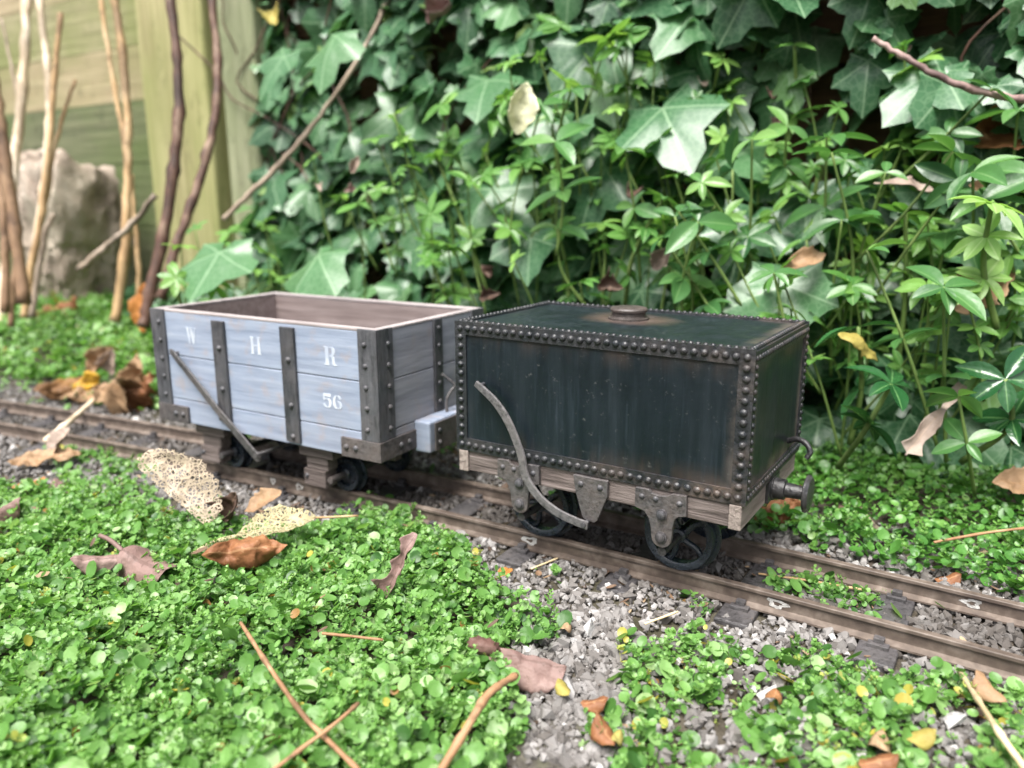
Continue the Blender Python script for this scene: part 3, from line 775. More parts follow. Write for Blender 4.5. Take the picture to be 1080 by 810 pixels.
# axle guards, with bolt heads
def axle_guard(xc, front=True):
    pts = [(-.088, -.004), (-.045, -.002), (-.036, -.012), (-.012, -.016), (.012, -.012), (.03, -.002), (.072, .0), (.074, -.064), (.050, -.070), (.040, -.080), (.034, -.105), (.032, -.142)]
    pts += [(.032*math.cos(a), -.146+.032*math.sin(a)) for a in np.linspace(0, -math.pi, 9)][1:]
    pts += [(-.035, -.118), (-.043, -.092), (-.056, -.074), (-.088, -.066)]
    b = MB(); P = [(xc+x, z) for x, z in pts]
    y0, y1 = (-.010, .004) if front else (W-.004, W+.010); s_ = -1 if front else 1; yf = y0 if front else y1
    b.prism(P, 'y', y0, y1)
    g = b.build('axle_guard', M['iron'], tk, TKO, bevel=.002)
    b = MB()
    for dx, z, r in ((0, -.072, .017), (0, -.144, .018)):
        prof = [(0, r), (s_*.004, r), (s_*.0045, r*.78), (s_*.010, r*.74), (s_*.013, r*.4)]
        b.lathe((xc+dx, yf, z), 'y', prof, 18)
    for dx in (-.066, -.022, .052): b.rivet((xc+dx, yf, -.028), (0, s_, 0), .009)
    b.build('bolt', M['irondark'], g, TKO, smooth='auto')
AX = (-.240, -.738)
for xc in AX:
    axle_guard(xc); axle_guard(xc, False)
def wheel_set(parent, org, xc, ycn, zc, r, fl, mat, spokes, half=.161, name='wheel'):
    for sg in (-1, 1):
        y = ycn+sg*half
        b = MB()
        # rim: tread outside, flange on the inner side of the rail
        o = sg
        prof = [(o*.018, r-.003), (-o*.014, r), (-o*.0155, r+fl), (-o*.024, r+fl), (-o*.026, r-.004), (-o*.024, r-.022), (o*.014, r-.024), (o*.018, r-.018)]
        b.lathe((xc, y, zc), 'y', prof, 48, closed=True)
        wl = b.build(name, mat, parent, org, smooth='auto')
        b = MB()
        b.lathe((xc, y, zc), 'y', [(-o*.024, .024), (o*.016, .024), (o*.020, .018), (o*.022, .006)] if o > 0 else [(.024, .024), (-.016, .024), (-.020, .018), (-.022, .006)], 24)
        if spokes:
            for k in range(spokes):
                a0 = 2*math.pi*k/spokes+.5
                pts = []
                for q in np.linspace(0, 1, 7):
                    a = a0+.45*math.sin(q*math.pi*.9)*.5; rr = .018+q*(r-.036); pts.append((xc+rr*math.cos(a), y, zc+rr*math.sin(a)))
                b.tube(pts, [.011-.003*q for q in np.linspace(0, 1, 7)], 8)
        else:
            b.lathe((xc, y, zc), 'y', [(-o*.006, r-.022), (o*.004, r-.022), (o*.006, .03)] if o > 0 else [(.006, r-.022), (-.004, r-.022), (-.006, .03)], 40)
        b.build('spoke' if spokes else 'wheel_disc', mat, wl, org, smooth='auto')
for xc in AX:
    wheel_set(tk, TKO, xc, yc(xc), ZR+.115, .115, .012, M['wheel'], 5)
    b = MB(); b.tube([(xc, .0, ZR+.115), (xc, W, ZR+.115)], .014, 14); b.build('axle', M['black'], tk, TKO, smooth='auto')
# brake lever and its bracket
b = MB(); b.prism([(-.54, -.004), (-.42, -.004), (-.42, -.055), (-.452, -.140), (-.463, -.150), (-.498, -.146), (-.506, -.135), (-.530, -.060)], 'y', -.010, .004)
br = b.build('brake_bracket', M['iron'], tk, TKO, bevel=.002)
b = MB()
for x in (-.512, -.445): b.rivet((x, -.010, -.030), (0, -1, 0), .010)
b.build('bolt', M['irondark'], br, TKO, smooth='auto')
pl = crom([(-.897, .250), (-.865, .230), (-.812, .190), (-.765, .130), (-.722, .040), (-.700, -.042), (-.650, -.098), (-.586, -.133), (-.520, -.149), (-.474, -.155)], 5)
b = MB(); b.ribbon(pl, [.022+.006*min(1, i/12) for i in range(len(pl))], -.034, -.024)
lv = b.build('brake_lever', M['lever'], tk, TKO, bevel=.003)
b = MB(); b.tube([(-.487, -.040, -.152), (-.487, -.006, -.152)], .008, 12); b.tube([(-.885, -.026, .243), (-.885, .002, .243)], .006, 10)
b.build('pivot_pin', M['irondark'], lv, TKO, smooth='auto')
# centre buffers and hooks
for xe, sg in ((0., 1), (-1., -1)):
    b = MB(); yb, zb = .308, -.040
    X0 = xe-.010*sg
    b.box(*sorted((X0, X0+.010*sg)), yb-.06, yb+.06, zb-.034, zb+.036)
    pr = [(0, .040), (.012, .040), (.014, .034), (.045, .032), (.048, .024), (.098, .021), (.104, .030)]
    b.lathe((X0, yb, zb), 'x', [(h*sg, r) for h, r in pr], 28)
    bf = b.build('buffer', M['black'], tk, TKO, smooth='auto')
    b = MB(); b.lathe((X0, yb, zb), 'x', [(h*sg, r) for h, r in ((.103, .052), (.106, .058), (.112, .059), (.120, .052), (.124, .03), (.125, .005))], 40)
    b.build('buffer_head', M['black'], bf, TKO, smooth='auto')
    hk = crom([(xe-.004*sg, .47, .070), (xe+.026*sg, .455, .084), (xe+.056*sg, .44, .080), (xe+.074*sg, .432, .056), (xe+.064*sg, .425, .034)], 5)
    b = MB(); b.tube(hk, [.010-.002*i/len(hk) for i in range(len(hk))], 10); b.build('coupling_hook', M['black'], tk, TKO, smooth='auto')

# ------------------------------------------------------------------ open wagon
L2, W2, ZB, ZT = 1.2162, .6961, -.0956, .3903
TH = .0465; WX, WY = -1.3186, -.0398
OWL = np.array([-.608, .348, ZR])                                        # base point in the wagon's own frame
ow_loc = (WX+math.cos(TH)*OWL[0]-math.sin(TH)*OWL[1], WY+math.sin(TH)*OWL[0]+math.cos(TH)*OWL[1], ZR)
ow = thing('open_wagon', 'pale blue-grey planked open wagon with dark iron strapping and white letters W H R 56', 'open wagon', ow_loc, TH)
OWO = tuple(OWL); tw = .028
ZJ = [ZB, .006, .196, ZT-.010]
def plank_wall(name, mk, mat):
    b = MB()
    for i in range(3): mk(b, ZJ[i]+(.0018 if i else 0), ZJ[i+1]-(.0018 if i < 2 else 0))
    return b.build(name, mat, ow, OWO, bevel=.0025)
plank_wall('side_planks', lambda b, z0, z1: b.box(-L2, 0, 0, tw, z0, z1), M['blue'])
plank_wall('side_planks', lambda b, z0, z1: b.box(-L2, 0, W2-tw, W2, z0, z1), M['blue'])
plank_wall('end_planks', lambda b, z0, z1: b.box(-tw, -.001, tw+.0005, W2-tw-.0005, z0, z1), M['blue_end'])
plank_wall('end_planks', lambda b, z0, z1: b.box(-L2+.001, -L2+tw, tw+.0005, W2-tw-.0005, z0, z1), M['blue_end'])
b = MB(); i0 = tw+.001
b.box(-L2+i0, -i0, i0, i0+.006, -.005, ZT-.012); b.box(-L2+i0, -i0, W2-i0-.006, W2-i0, -.005, ZT-.012)
b.box(-L2+i0, -L2+i0+.006, i0+.007, W2-i0-.007, -.005, ZT-.012); b.box(-i0-.006, -i0, i0+.007, W2-i0-.007, -.005, ZT-.012)
b.box(-L2+i0, -i0, i0, W2-i0, -.02, -.006)
b.build('inner_lining', M['lining'], ow, OWO)
b = MB(); e = .0008
b.box(-L2-e, e, -e, tw+.008, ZT-.0095, ZT); b.box(-L2-e, e, W2-tw-.008, W2+e, ZT-.0095, ZT)
b.box(-L2-e, -L2+tw+.008, tw+.0085, W2-tw-.0085, ZT-.0095, ZT-.0004); b.box(-tw-.008, e, tw+.0085, W2-tw-.0085, ZT-.0095, ZT-.0004)
b.build('top_rim', M['rim'], ow, OWO, bevel=.002)
# corner angle irons and corner plates with their bolts
def bolts(parent, lst, r=.0105):
    b = MB()
    for c, n in lst: b.rivet(c, n, r, r*.9)
    return b.build('bolt', M['irondark'], parent, OWO, smooth='auto')
t9 = .009
for xe, sg in ((0., 1), (-L2, -1)):
    for ye, sy in ((0., -1), (W2, 1)):
        b = MB()
        fx0, fx1 = sorted((xe-sg*.078, xe+sg*t9)); b.box(fx0, fx1, *sorted((ye, ye+sy*t9)), -.022, ZT+.0006)
        b.box(*sorted((xe, xe+sg*t9)), *sorted((ye, ye-sy*.085)), -.022, ZT+.0004)
        g = b.build('corner_iron', M['corner'], ow, OWO, bevel=.002)
        bolts(g, [((xe-sg*.046+jit(), ye+sy*t9, z), (0, sy, 0)) for z in (.020, .100, .178, .257, .335)]+[((xe+sg*t9, ye-sy*.056+jit(), z), (sg, 0, 0)) for z in (.020, .100, .178, .257, .335)])
        b = MB(); q = t9+.003; zt_ = -.0225; xw = .177 if sg > 0 else .180
        b.box(*sorted((xe-sg*xw, xe+sg*q)), *sorted((ye, ye+sy*q)), ZB-.002, zt_ if True else 0)
        b.box(*sorted((xe+sg*.0005, xe+sg*q)), *sorted((ye-sy*.0005, ye-sy*.208)), ZB-.001, zt_)
        g = b.build('corner_plate', M['iron_end'], ow, OWO, bevel=.002)
        bolts(g, [((xe-sg*d, ye+sy*q, -.058), (0, sy, 0)) for d in (.105, .150)]+[((xe+sg*q, ye-sy*d, -.058), (sg, 0, 0)) for d in (.110, .160)], .0115)
# upright straps on both sides, and on the ends
for ye, sy in ((0., -1), (W2, 1)):
    for k, (xc, z0, z1, bz) in enumerate(((-.806, -.055, .366, (.255, .085)), (-.424, -.084, .370, (.245, .065, -.060)))):
        b = MB(); b.box(xc-.036, xc+.036, *sorted((ye, ye+sy*.013)), z0, z1)
        g = b.build('side_strap', M['irondark'], ow, OWO, bevel=.003)
        bolts(g, [((xc+.004, ye+sy*.013, z), (0, sy, 0)) for z in bz], .012)
for xe, sg in ((0., 1), (-L2, -1)):
    b = MB(); b.box(*sorted((xe, xe+sg*.012)), .340, .394, .010, ZT-.004)
    g = b.build('end_strap', M['irondark'], ow, OWO, bevel=.003)
    bolts(g, [((xe+sg*.012, .366, z), (sg, 0, 0)) for z in (.055, .130, .205, .280, .350)], .010)
    # buffer block
    b = MB(); b.box(*sorted((xe+sg*.0003, xe+sg*.074)), .205, .490, -.112, .012); bl = b.build('buffer_block', M['blue'], ow, OWO, bevel=.008, seg=3)
    b = MB(); b.box(*sorted((xe+sg*.074, xe+sg*.081)), .235, .460, -.108, .004); pl_ = b.build('buffer_plate', M['iron_end'], bl, OWO, bevel=.002)
    bolts(pl_, [((xe+sg*.081, y, z), (sg, 0, 0)) for y in (.262, .433) for z in (-.030, -.078)], .011)
    hk = crom([(xe+sg*.040, .372, .006), (xe+sg*.040, .372, .060), (xe+sg*.052, .384, .095), (xe+sg*.062, .396, .120), (xe+sg*.040, .376, .150), (xe+sg*.026, .362, .166)], 4)
    b = MB(); b.tube(hk, .0065, 10); b.build('coupling_pin', M['cane_pale'] if False else M['lever'], ow, OWO, smooth='auto')
# brake lever
b = MB(); b.ribbon([(-1.092, .226), (-1.08, .214), (-.84, .005), (-.63, -.162), (-.612, -.176), (-.600, -.178)], [.012, .026, .030, .036, .034, .018], -.030, -.021)
lv = b.build('brake_lever', M['iron'], ow, OWO, bevel=.003)
b = MB(); b.tube([(-.612, -.036, -.160), (-.612, .30, -.160)], .007, 10); b.tube([(-.612, -.036, -.160), (-.612, -.018, -.160)], .010, 12); b.tube([(-1.075, -.022, .21), (-1.075, .002, .21)], .006, 8)
b.build('brake_shaft', M['lever'], lv, OWO, smooth='auto')
# axle boxes, wheels
for xb in (-.372, -.985):
    for side in (0, 1):
        y0, y1 = (.050, .110) if side == 0 else (W2-.110, W2-.050)
        b = MB()
        b.box(xb-.078, xb+.100, y0-.010 if not side else y0, y1+(.010 if side else 0), -.150, ZB-.0005)
        b.box(xb-.050, xb+.062, y0+.001, y1-.001, -.205, -.1505)
        b.box(xb-.062, xb+.052, y0-.006 if not side else y0, y1+(.006 if side else 0), -.275, -.2055)
        ab = b.build('axle_box', M['frame'], ow, OWO, bevel=.004)
        b = MB(); ys_ = y0-.006 if not side else y1+.006
        b.rivet((xb-.045, ys_, -.235), (0, -1 if not side else 1, 0), .011); b.build('bolt', M['irondark'], ab, OWO, smooth='auto')
for xw in (-.300, -.925):
    wx = WX+xw; cy_ = yc(wx)-WY-TH*xw
    wheel_set(ow, OWO, xw, cy_, ZR+.072, .072, .012, M['wheel'], 0)
    b = MB(); b.tube([(xw, .048, ZR+.072), (xw, W2-.05, ZR+.072)], .014, 14); b.build('axle', M['iron'], ow, OWO, smooth='auto')
b = MB(); b.box(-1.15, -.06, .16, .20, -.150, ZB-.001); b.box(-1.15, -.06, W2-.20, W2-.16, -.150, ZB-.001); b.build('underframe', M['frame'], ow, OWO)
# stencilled lettering: W H R and 56, flat white paint
GL = {
 'W': [[(0,1),(.27,1),(.27,.95),(.24,.95),(.33,.30),(.41,.72),(.36,.95),(.36,1),(.47,1),(.47,.55),(.34,0),(.22,0),(.06,.95),(0,.95)],
       [(.52,1),(.66,1),(.66,.95),(.62,.95),(.71,.30),(.84,.95),(.78,.95),(.78,1),(1,1),(1,.95),(.93,.95),(.74,0),(.60,0),(.52,.34)]],
 'H': [[(0,1),(.36,1),(.36,.94),(.30,.94),(.30,.06),(.36,.06),(.36,0),(0,0),(0,.06),(.07,.06),(.07,.94),(0,.94)],
       [(.64,1),(1,1),(1,.94),(.93,.94),(.93,.06),(1,.06),(1,0),(.64,0),(.64,.06),(.70,.06),(.70,.94),(.64,.94)],
       [(.34,.54),(.47,.54),(.47,.46),(.34,.46)], [(.53,.54),(.66,.54),(.66,.46),(.53,.46)]],
 'R': [[(0,1),(.38,1),(.38,0),(0,0),(0,.06),(.10,.06),(.10,.94),(0,.94)],
       [(.44,1),(.68,1),(.84,.92),(.88,.76),(.84,.60),(.70,.53),(.80,.44),(.86,.12),(.90,.06),(1,.06),(1,0),(.76,0),(.66,.08),(.60,.42),(.52,.47),(.44,.47),(.44,.54),(.54,.55),(.62,.64),(.64,.76),(.62,.88),(.54,.94),(.44,.94)]],
 '5': [[(.10,1),(.92,1),(.88,.80),(.24,.80),(.24,.64),(.40,.68),(.46,.66),(.46,.60),(.36,.60),(.20,.52),(.10,.52)],
       [(.54,.68),(.76,.64),(.92,.50),(.94,.32),(.86,.12),(.70,.02),(.54,0),(.54,.07),(.66,.14),(.72,.32),(.68,.54),(.54,.60)],
       [(.46,0),(.24,.03),(.06,.14),(.06,.28),(.22,.28),(.30,.12),(.46,.07)]],
 '6': [[(.46,1),(.26,.95),(.10,.76),(.04,.50),(.08,.24),(.24,.05),(.46,0),(.46,.07),(.34,.18),(.30,.36),(.30,.64),(.34,.82),(.46,.93)],
       [(.54,1),(.80,.94),(.88,.82),(.84,.72),(.70,.72),(.64,.88),(.54,.93)],
       [(.54,.60),(.78,.57),(.94,.44),(.96,.26),(.84,.08),(.54,0),(.54,.07),(.68,.16),(.72,.30),(.68,.46),(.54,.53)]],
}
def glyph(ch, x, z, wd, ht):
    b = MB()
    for poly in GL[ch]: b.prism([(x+px*wd, z+pz*ht) for px, pz in poly], 'y', -.0012, .001)
    return b.build('letter', M['letter'], ow, OWO)
glyph('W', -1.012, .255, .062, .068); glyph('H', -.633, .247, .056, .069); glyph('R', -.248, .242, .062, .070)
glyph('5', -.268, .078, .047, .054); glyph('6', -.218, .077, .048, .054)

# ------------------------------------------------------------------ fence, posts, rock
YF = 2.30
fo = (-7.5, YF, 0)
f1 = thing('board_fence', 'blurred tan board fence streaked with green algae', 'fence', fo)
for z0, z1, m in ((1.72, 2.18, 'board'), (2.18, 2.66, 'board_green'), (2.66, 3.2, 'board'), (3.2, 4.2, 'board')):
    b = MB(); b.box(-13, -4.6, YF+.10, YF+.18, z0, z1-.003); b.build('board', M[m], f1, fo, bevel=.004)
for z0, z1 in ((-.5, .6), (.6, 1.17), (1.17, 1.715)):
    b = MB(); b.box(-13, -4.6, YF+.07, YF+.18, z0, z1-.003); b.build('gravel_board', M['board_dark'], f1, fo, bevel=.006)
fo = (-.8, YF, 0)
f2 = thing('board_fence', 'dark brown board fence hidden behind the ivy', 'fence', fo)
b = MB(); z = -.5
while z < 3.4:
    h = .5; b.box(-4.58, 4.5, YF+.05, YF+.12, z, z+h-.012); z += h
b.box(-4.58, 4.5, YF+.125, YF+.15, -.5, 3.4); b.build('board', M['fence'], f2, fo, bevel=.01)  # full backing added behind the boards to stop light through the gaps
def post(px0, px1, yy, mat, lab, dep=.35):
    a = at_y(px0, 120, yy); c = at_y(px1, 120, yy)
    t = thing('fence_post', lab, 'fence post', ((a[0]+c[0])/2, yy+dep/2, -.3))
    b = MB(); n = 14; w0 = c[0]-a[0]; cx = (a[0]+c[0])/2; vs_ = []; fs_ = []
    b.box(a[0], c[0], yy, yy+dep, -.5, 4.0)
    b.build('post', mat, t, ((a[0]+c[0])/2, yy+dep/2, -.3), bevel=.03, seg=3)
post(152, 220, 1.98, M['post'], 'yellow-green algae covered square timber post behind the dark canes')
post(236, 272, 2.02, M['post2'], 'narrower grey-green timber post right beside the ivy')

import bmesh
def rock(name, c, size, mat, label, cat, seed, sub=4, amp=.28, freq=1.6, group=None):
    bm = bmesh.new(); bmesh.ops.create_icosphere(bm, subdivisions=sub, radius=.5)
    for v in bm.verts:
        p = v.co.copy(); q = p*freq+Vector((seed*3.1, seed, 0))
        d = amp*mnoise.fractal(q, 1., 2., 5)+amp*.8*(mnoise.cell(q*1.3)-.5)*.3
        m = max(abs(p.x), abs(p.y), abs(p.z))*2
        d += .045*mnoise.fractal(p*9, 1., 2., 3)-.10*max(0., mnoise.noise(p*7+Vector((3, 1, seed)))-.25)*(sub > 4)
        p = p*(.55+.45/m*.72)*(1+d)
        v.co = Vector((p.x*size[0], p.y*size[1], p.z*size[2]))*S
    me = bpy.data.meshes.new(name); bm.to_mesh(me); bm.free(); me.materials.append(mat)
    me.polygons.foreach_set('use_smooth', [True]*len(me.polygons)); me.set_sharp_from_angle(angle=math.radians(35))
    o = bpy.data.objects.new(name, me); C.objects.link(o); o.location = [v*S for v in c]
    return tag(o, label, cat, group)
p = at_d(76, 258, 7.0)
rock('boulder', p, (1.10, .9, 1.72), M['rock'], 'big pale pitted boulder standing among the canes at the far left', 'boulder', 2.3, 6, .34, 2.0)

# ------------------------------------------------------------------ canes and sticks
def cane(pxs, d0, d1, r0, r1, mat, name, label, cat, sway=.012, seed=0, knots=True, k=6, group=None):
    P = []; n = len(pxs)
    for i, (px, py) in enumerate(pxs): P.append(at_d(px, py, d0+(d1-d0)*i/(n-1)))
    P = crom(P, k); m = len(P); rs = np.random.default_rng(abs(seed+int(pxs[0][0])+int(pxs[0][1])*7))
    org = P[-1] if P[-1][2] < P[0][2] else P[0]
    R = []; Q = []
    for i, q in enumerate(P):
        f = i/(m-1); Q.append(q+rs.normal(0, sway*.25, 3)); R.append((r0+(r1-r0)*f)*(1+rs.normal(0, .07))*.54*(1.2 if knots and i % k == 0 else 1.))
    b = MB(); b.tube(Q, R, 9)
    return tag(b.build(name, mat, None, org, smooth=True), label, cat, group)
cane([(30, -90), (28, 0), (24, 90), (14, 190), (4, 300), (0, 345)], 6.3, 6.2, .060, .075, M['cane_pale'], 'plant_cane', 'thick straw-pale upright cane, leftmost of the pale ones before the boulder', 'cane')
cane([(34, -80), (42, 0), (50, 70), (52, 130), (46, 200), (36, 270), (30, 335)], 6.1, 6.1, .045, .055, M['cane_pale'], 'plant_cane', 'whitest slender cane bending in front of the boulder', 'cane')
cane([(64, 14), (58, 80), (52, 150), (44, 220), (30, 300), (26, 335)], 5.9, 5.9, .036, .050, M['cane_tan'], 'plant_cane', 'tan cane with cut top beside the whitest cane', 'cane')
cane([(79, 84), (66, 125), (56, 165), (50, 205), (38, 260), (32, 320)], 6.0, 5.9, .022, .035, M['cane_tan'], 'plant_cane', 'short side cane leaning right in a V from the tan cane', 'cane')
cane([(57, 225), (48, 245), (40, 290), (34, 335)], 5.8, 5.8, .035, .045, M['twig_grey'], 'plant_cane', 'short grey-brown stub in front of the boulder', 'cane')
cane([(-14, 40), (-2, 110), (6, 170), (16, 240), (26, 320)], 5.2, 5.3, .055, .078, M['cane_brown'], 'plant_cane', 'thickest brown cane at the far left edge', 'cane')
cane([(-6, 150), (2, 210), (6, 260), (6, 330)], 5.4, 5.4, .05, .05, M['cane_brown'], 'plant_cane', 'second brown cane standing close behind the thickest one', 'cane')
cane([(2, 20), (12, 70), (18, 110), (12, 170)], 6.6, 6.6, .018, .022, M['twig_grey'], 'plant_cane', 'thin grey twig crossing behind the leftmost pale cane', 'cane')
cane([(16, 215), (18, 255), (14, 300), (12, 345)], 5.6, 5.6, .03, .04, M['cane_brown'], 'plant_cane', 'short reddish cane at the foot of the thickest cane', 'cane')
cane([(104, -60), (108, 10), (120, 90), (130, 140), (134, 200), (136, 250), (126, 320)], 5.9, 5.8, .028, .040, M['cane_tan'], 'plant_cane', 'thin tan cane joining the mottled cane between boulder and post', 'cane')
cane([(112, -70), (121, 0), (130, 60), (135, 140), (134, 220), (130, 280), (122, 340)], 5.7, 5.7, .048, .062, M['cane_dark'] if False else M['cane_tan'], 'plant_cane', 'mottled tan and brown cane standing right of the boulder', 'cane')
cane([(138, 185), (142, 230), (146, 280), (147, 330)], 6.0, 6.0, .030, .036, M['cane_tan'], 'plant_cane', 'straight pale tan cane left of the algae covered post', 'cane')
cane([(174, -60), (180, 0), (187, 60), (188, 120), (183, 180), (172, 250), (158, 310), (152, 345)], 5.3, 5.1, .052, .075, M['cane_dark'], 'plant_cane', 'dark red-brown cane in front of the yellow-green post', 'cane')
cane([(216, -60), (223, 0), (229, 60), (228, 110), (218, 165), (202, 215), (184, 265), (170, 315)], 5.5, 5.0, .045, .062, M['cane_dark'], 'plant_cane', 'knotted dark cane curving between the two posts', 'cane')
cane([(84, 284), (110, 262), (140, 236), (163, 206)], 5.6, 5.3, .045, .035, M['twig_grey'], 'stick', 'bare grey-brown stick leaning diagonally against the canes by the boulder', 'stick')
cane([(425, -40), (405, 10), (372, 72), (330, 132), (290, 178), (262, 206), (236, 232)], 4.9, 5.0, .022, .034, M['twig_grey'], 'stick', 'long thin bare branch slanting across the left side of the ivy', 'stick')
cane([(920, 40), (950, 58), (985, 78), (1020, 92), (1080, 106), (1180, 125)], 3.2, 3.0, .020, .030, M['vine'], 'stick', 'purplish woody stem running through the ivy at the upper right', 'stick')
cane([(905, 533), (925, 556), (945, 572), (962, 592)], 3.05, 2.75, .012, .015, M['twig_grey'], 'stick', 'grey twig lying beside the far rail right of the tank', 'stick', k=4)

# ------------------------------------------------------------------ ivy
iv = thing('ivy', 'dark green lobed ivy with pale veins covering the fence', 'ivy', (-1.2, 2.2, -.3))
IVO = (-1.2, 2.2, -.3)
protos_ivy = [ivy_proto(RNG) for _ in range(9)]+[ivy_proto(RNG, True) for _ in range(3)]
def ivy_leaves():
    rs = np.random.default_rng(31); P = []; N_ = []; T = []; s = []
    def add(x, y, z, sc_, out=1.):
        P.append((x, y, z))
        N_.append((rs.normal(.05, .48), -.70*out+rs.normal(0, .32), .62+rs.normal(0, .42)))
        T.append((rs.normal(0, .85), rs.normal(-.35, .35), -1+rs.normal(0, .45))); s.append(sc_)
    def wall(x, z):                                                      # front of the ivy mass
        return 2.12-.22*sstep(.9, -.1, z) if False else 2.12-.30*(1-sstep(-.2, 1.0, z))-.22*(.5+.5*fbm(x*.9, z*.9, 5.))-.14*(.5+.5*fbm(x*2.6, z*2.6, 8.))
    GAPS = [(*at_y(px, py, 2.0)[[0, 2]], gr) for px, py, gr in ((395, 115, .30), (330, 150, .22), (355, 85, .20), (590, 165, .15), (870, 150, .24), (760, 285, .20), (800, 120, .16), (1010, 20, .2), (1000, 170, .16), (300, 30, .2), (470, 60, .2), (700, 262, .16), (930, 120, .13))]
    for i in range(3000):
        x = rs.uniform(-4.35, 2.4); z = rs.uniform(-.28, 2.9)
        if x < -3.9 and z > .5 and rs.uniform() < .35: continue
        hole = fbm(x*1.5, z*1.5, 21.)
        if any((x-gx)**2+(z-gz_)**2 < gr*gr*(.7+.6*rs.uniform()) for gx, gz_, gr in GAPS): continue
        if hole > .26 and rs.uniform() < .8: continue
        y = wall(x, z)+abs(rs.normal(0, .10))
        add(x, y, z, float(np.clip(.158*math.exp(rs.normal(0, .44)), .06, .36)))
    for i in range(700):                                                 # deep layer in the shade
        add(rs.uniform(-4.4, 2.4), rs.uniform(2.1, 2.28), rs.uniform(-.3, 2.9), rs.uniform(.12, .24))
    for i in range(330):                                                 # trailing over the ground in front
        x = rs.uniform(-5.2, -.6); t = rs.uniform(.85, 1.7); y = yc(x)+t
        if x > -2.6: y = rs.uniform(1.35, 1.9)
        elif x < -3.9: y = yc(x)+rs.uniform(1.45, 2.)
        add(x, min(y, 2.), gz(x, min(y, 2.))+rs.uniform(.06, .30), rs.uniform(.10, .22), .45)
    # the largest leaves one can tell apart
    for px, py, d, sz, nx, ny, nz, tx, tz in ((232, 268, 4.4, .42, .1, -.60, .8, .2, -1), (338, 272, 4.3, .42, -.1, -.62, .8, -.1, -1), (520, 200, 4.3, .40, .1, -.8, .55, .55, -.5), (700, 118, 3.9, .42, .0, -.7, .7, .5, -.8),
            (745, 110, 4.0, .36, .2, -.7, .7, .9, -.5), (640, 60, 4.2, .36, .1, -.7, .7, .3, -1), (600, 130, 4.1, .33, .1, -.6, .8, -.2, -1), (515, 88, 4.4, .34, 0, -.6, .8, .2, -1), (860, 40, 3.9, .40, 0, -.6, .8, -.6, -.7),
            (980, 45, 3.7, .34, 0, -.7, .7, .2, -1), (1040, 30, 3.6, .36, -.1, -.7, .7, .3, -1), (640, 180, 4.1, .36, 0, -.8, .6, -.3, -1), (560, 250, 4.1, .30, 0, -.8, .6, .2, -1), (450, 240, 4.3, .28, 0, -.8, .6, .1, -1),
            (930, 180, 3.7, .34, 0, -.8, .6, .1, -1), (850, 210, 3.7, .33, 0, -.8, .6, .2, -1), (1060, 160, 3.4, .32, -.1, -.8, .6, -.2, -1), (790, 235, 3.7, .34, .1, -.8, .6, -.1, -1), (830, 300, 3.4, .36, .1, -.8, .6, .1, -1), (355, 40, 4.6, .34, 0, -.7, .7, 0, -1), (300, 60, 4.8, .30, 0, -.7, .7, -.2, -1), (640, 30, 4.2, .34, 0, -.7, .7, .4, -1), (760, 20, 4.0, .36, 0, -.7, .7, -.2, -1)):
        P.append(at_d(px, py, d)); N_.append((nx, ny, nz)); T.append((tx, -.3, tz)); s.append(sz)
    P = np.array(P); n = len(P)
    s = np.array(s)
    rnd = np.clip(.42+rs.normal(0, .22, n)+np.where(s < .12, .28, 0.), 0, 1)
    rnd[-23:] = np.clip(.55+rs.normal(0, .14, 23), 0, .9); rnd[-23:-21] = .66
    which = rs.integers(0, 9, n); sm = s < .14; which[sm] = rs.integers(9, 12, sm.sum())
    scatter('foliage', protos_ivy, which, P, basis(np.array(N_), np.array(T)), s, M['ivy'], rnd, iv, IVO)
    # woody stems climbing the fence, petioles
    b = MB()
    for i in range(22):
        x = rs.uniform(-4.3, 2.2); z = -.35; pts = []
        y = rs.uniform(2.0, 2.2)
        while z < 2.7:
            pts.append((x, y, z)); z += rs.uniform(.15, .3); x += rs.normal(0, .16); y = np.clip(y+rs.normal(0, .04), 1.98, 2.22)
        q = crom(pts, 3); b.tube(q, [.009-.004*k/len(q) for k in range(len(q))], 6)
    b.build('stem', M['cane_dark'], iv, IVO, smooth=True)
    b = MB()
    for i in range(n):
        if rs.uniform() < .40 and P[i][1] < 2.1:
            p0 = P[i]; p1 = p0+np.array([rs.normal(0, .06), .16+rs.uniform(0, .1), rs.normal(-.02, .1)]); b.tube([p0, (p0+p1)/2+np.array([0, 0, .03]), p1], .006, 4, False)
    b.build('petiole', M['stemgreen'], iv, IVO, smooth=True, fix=False)
ivy_leaves()

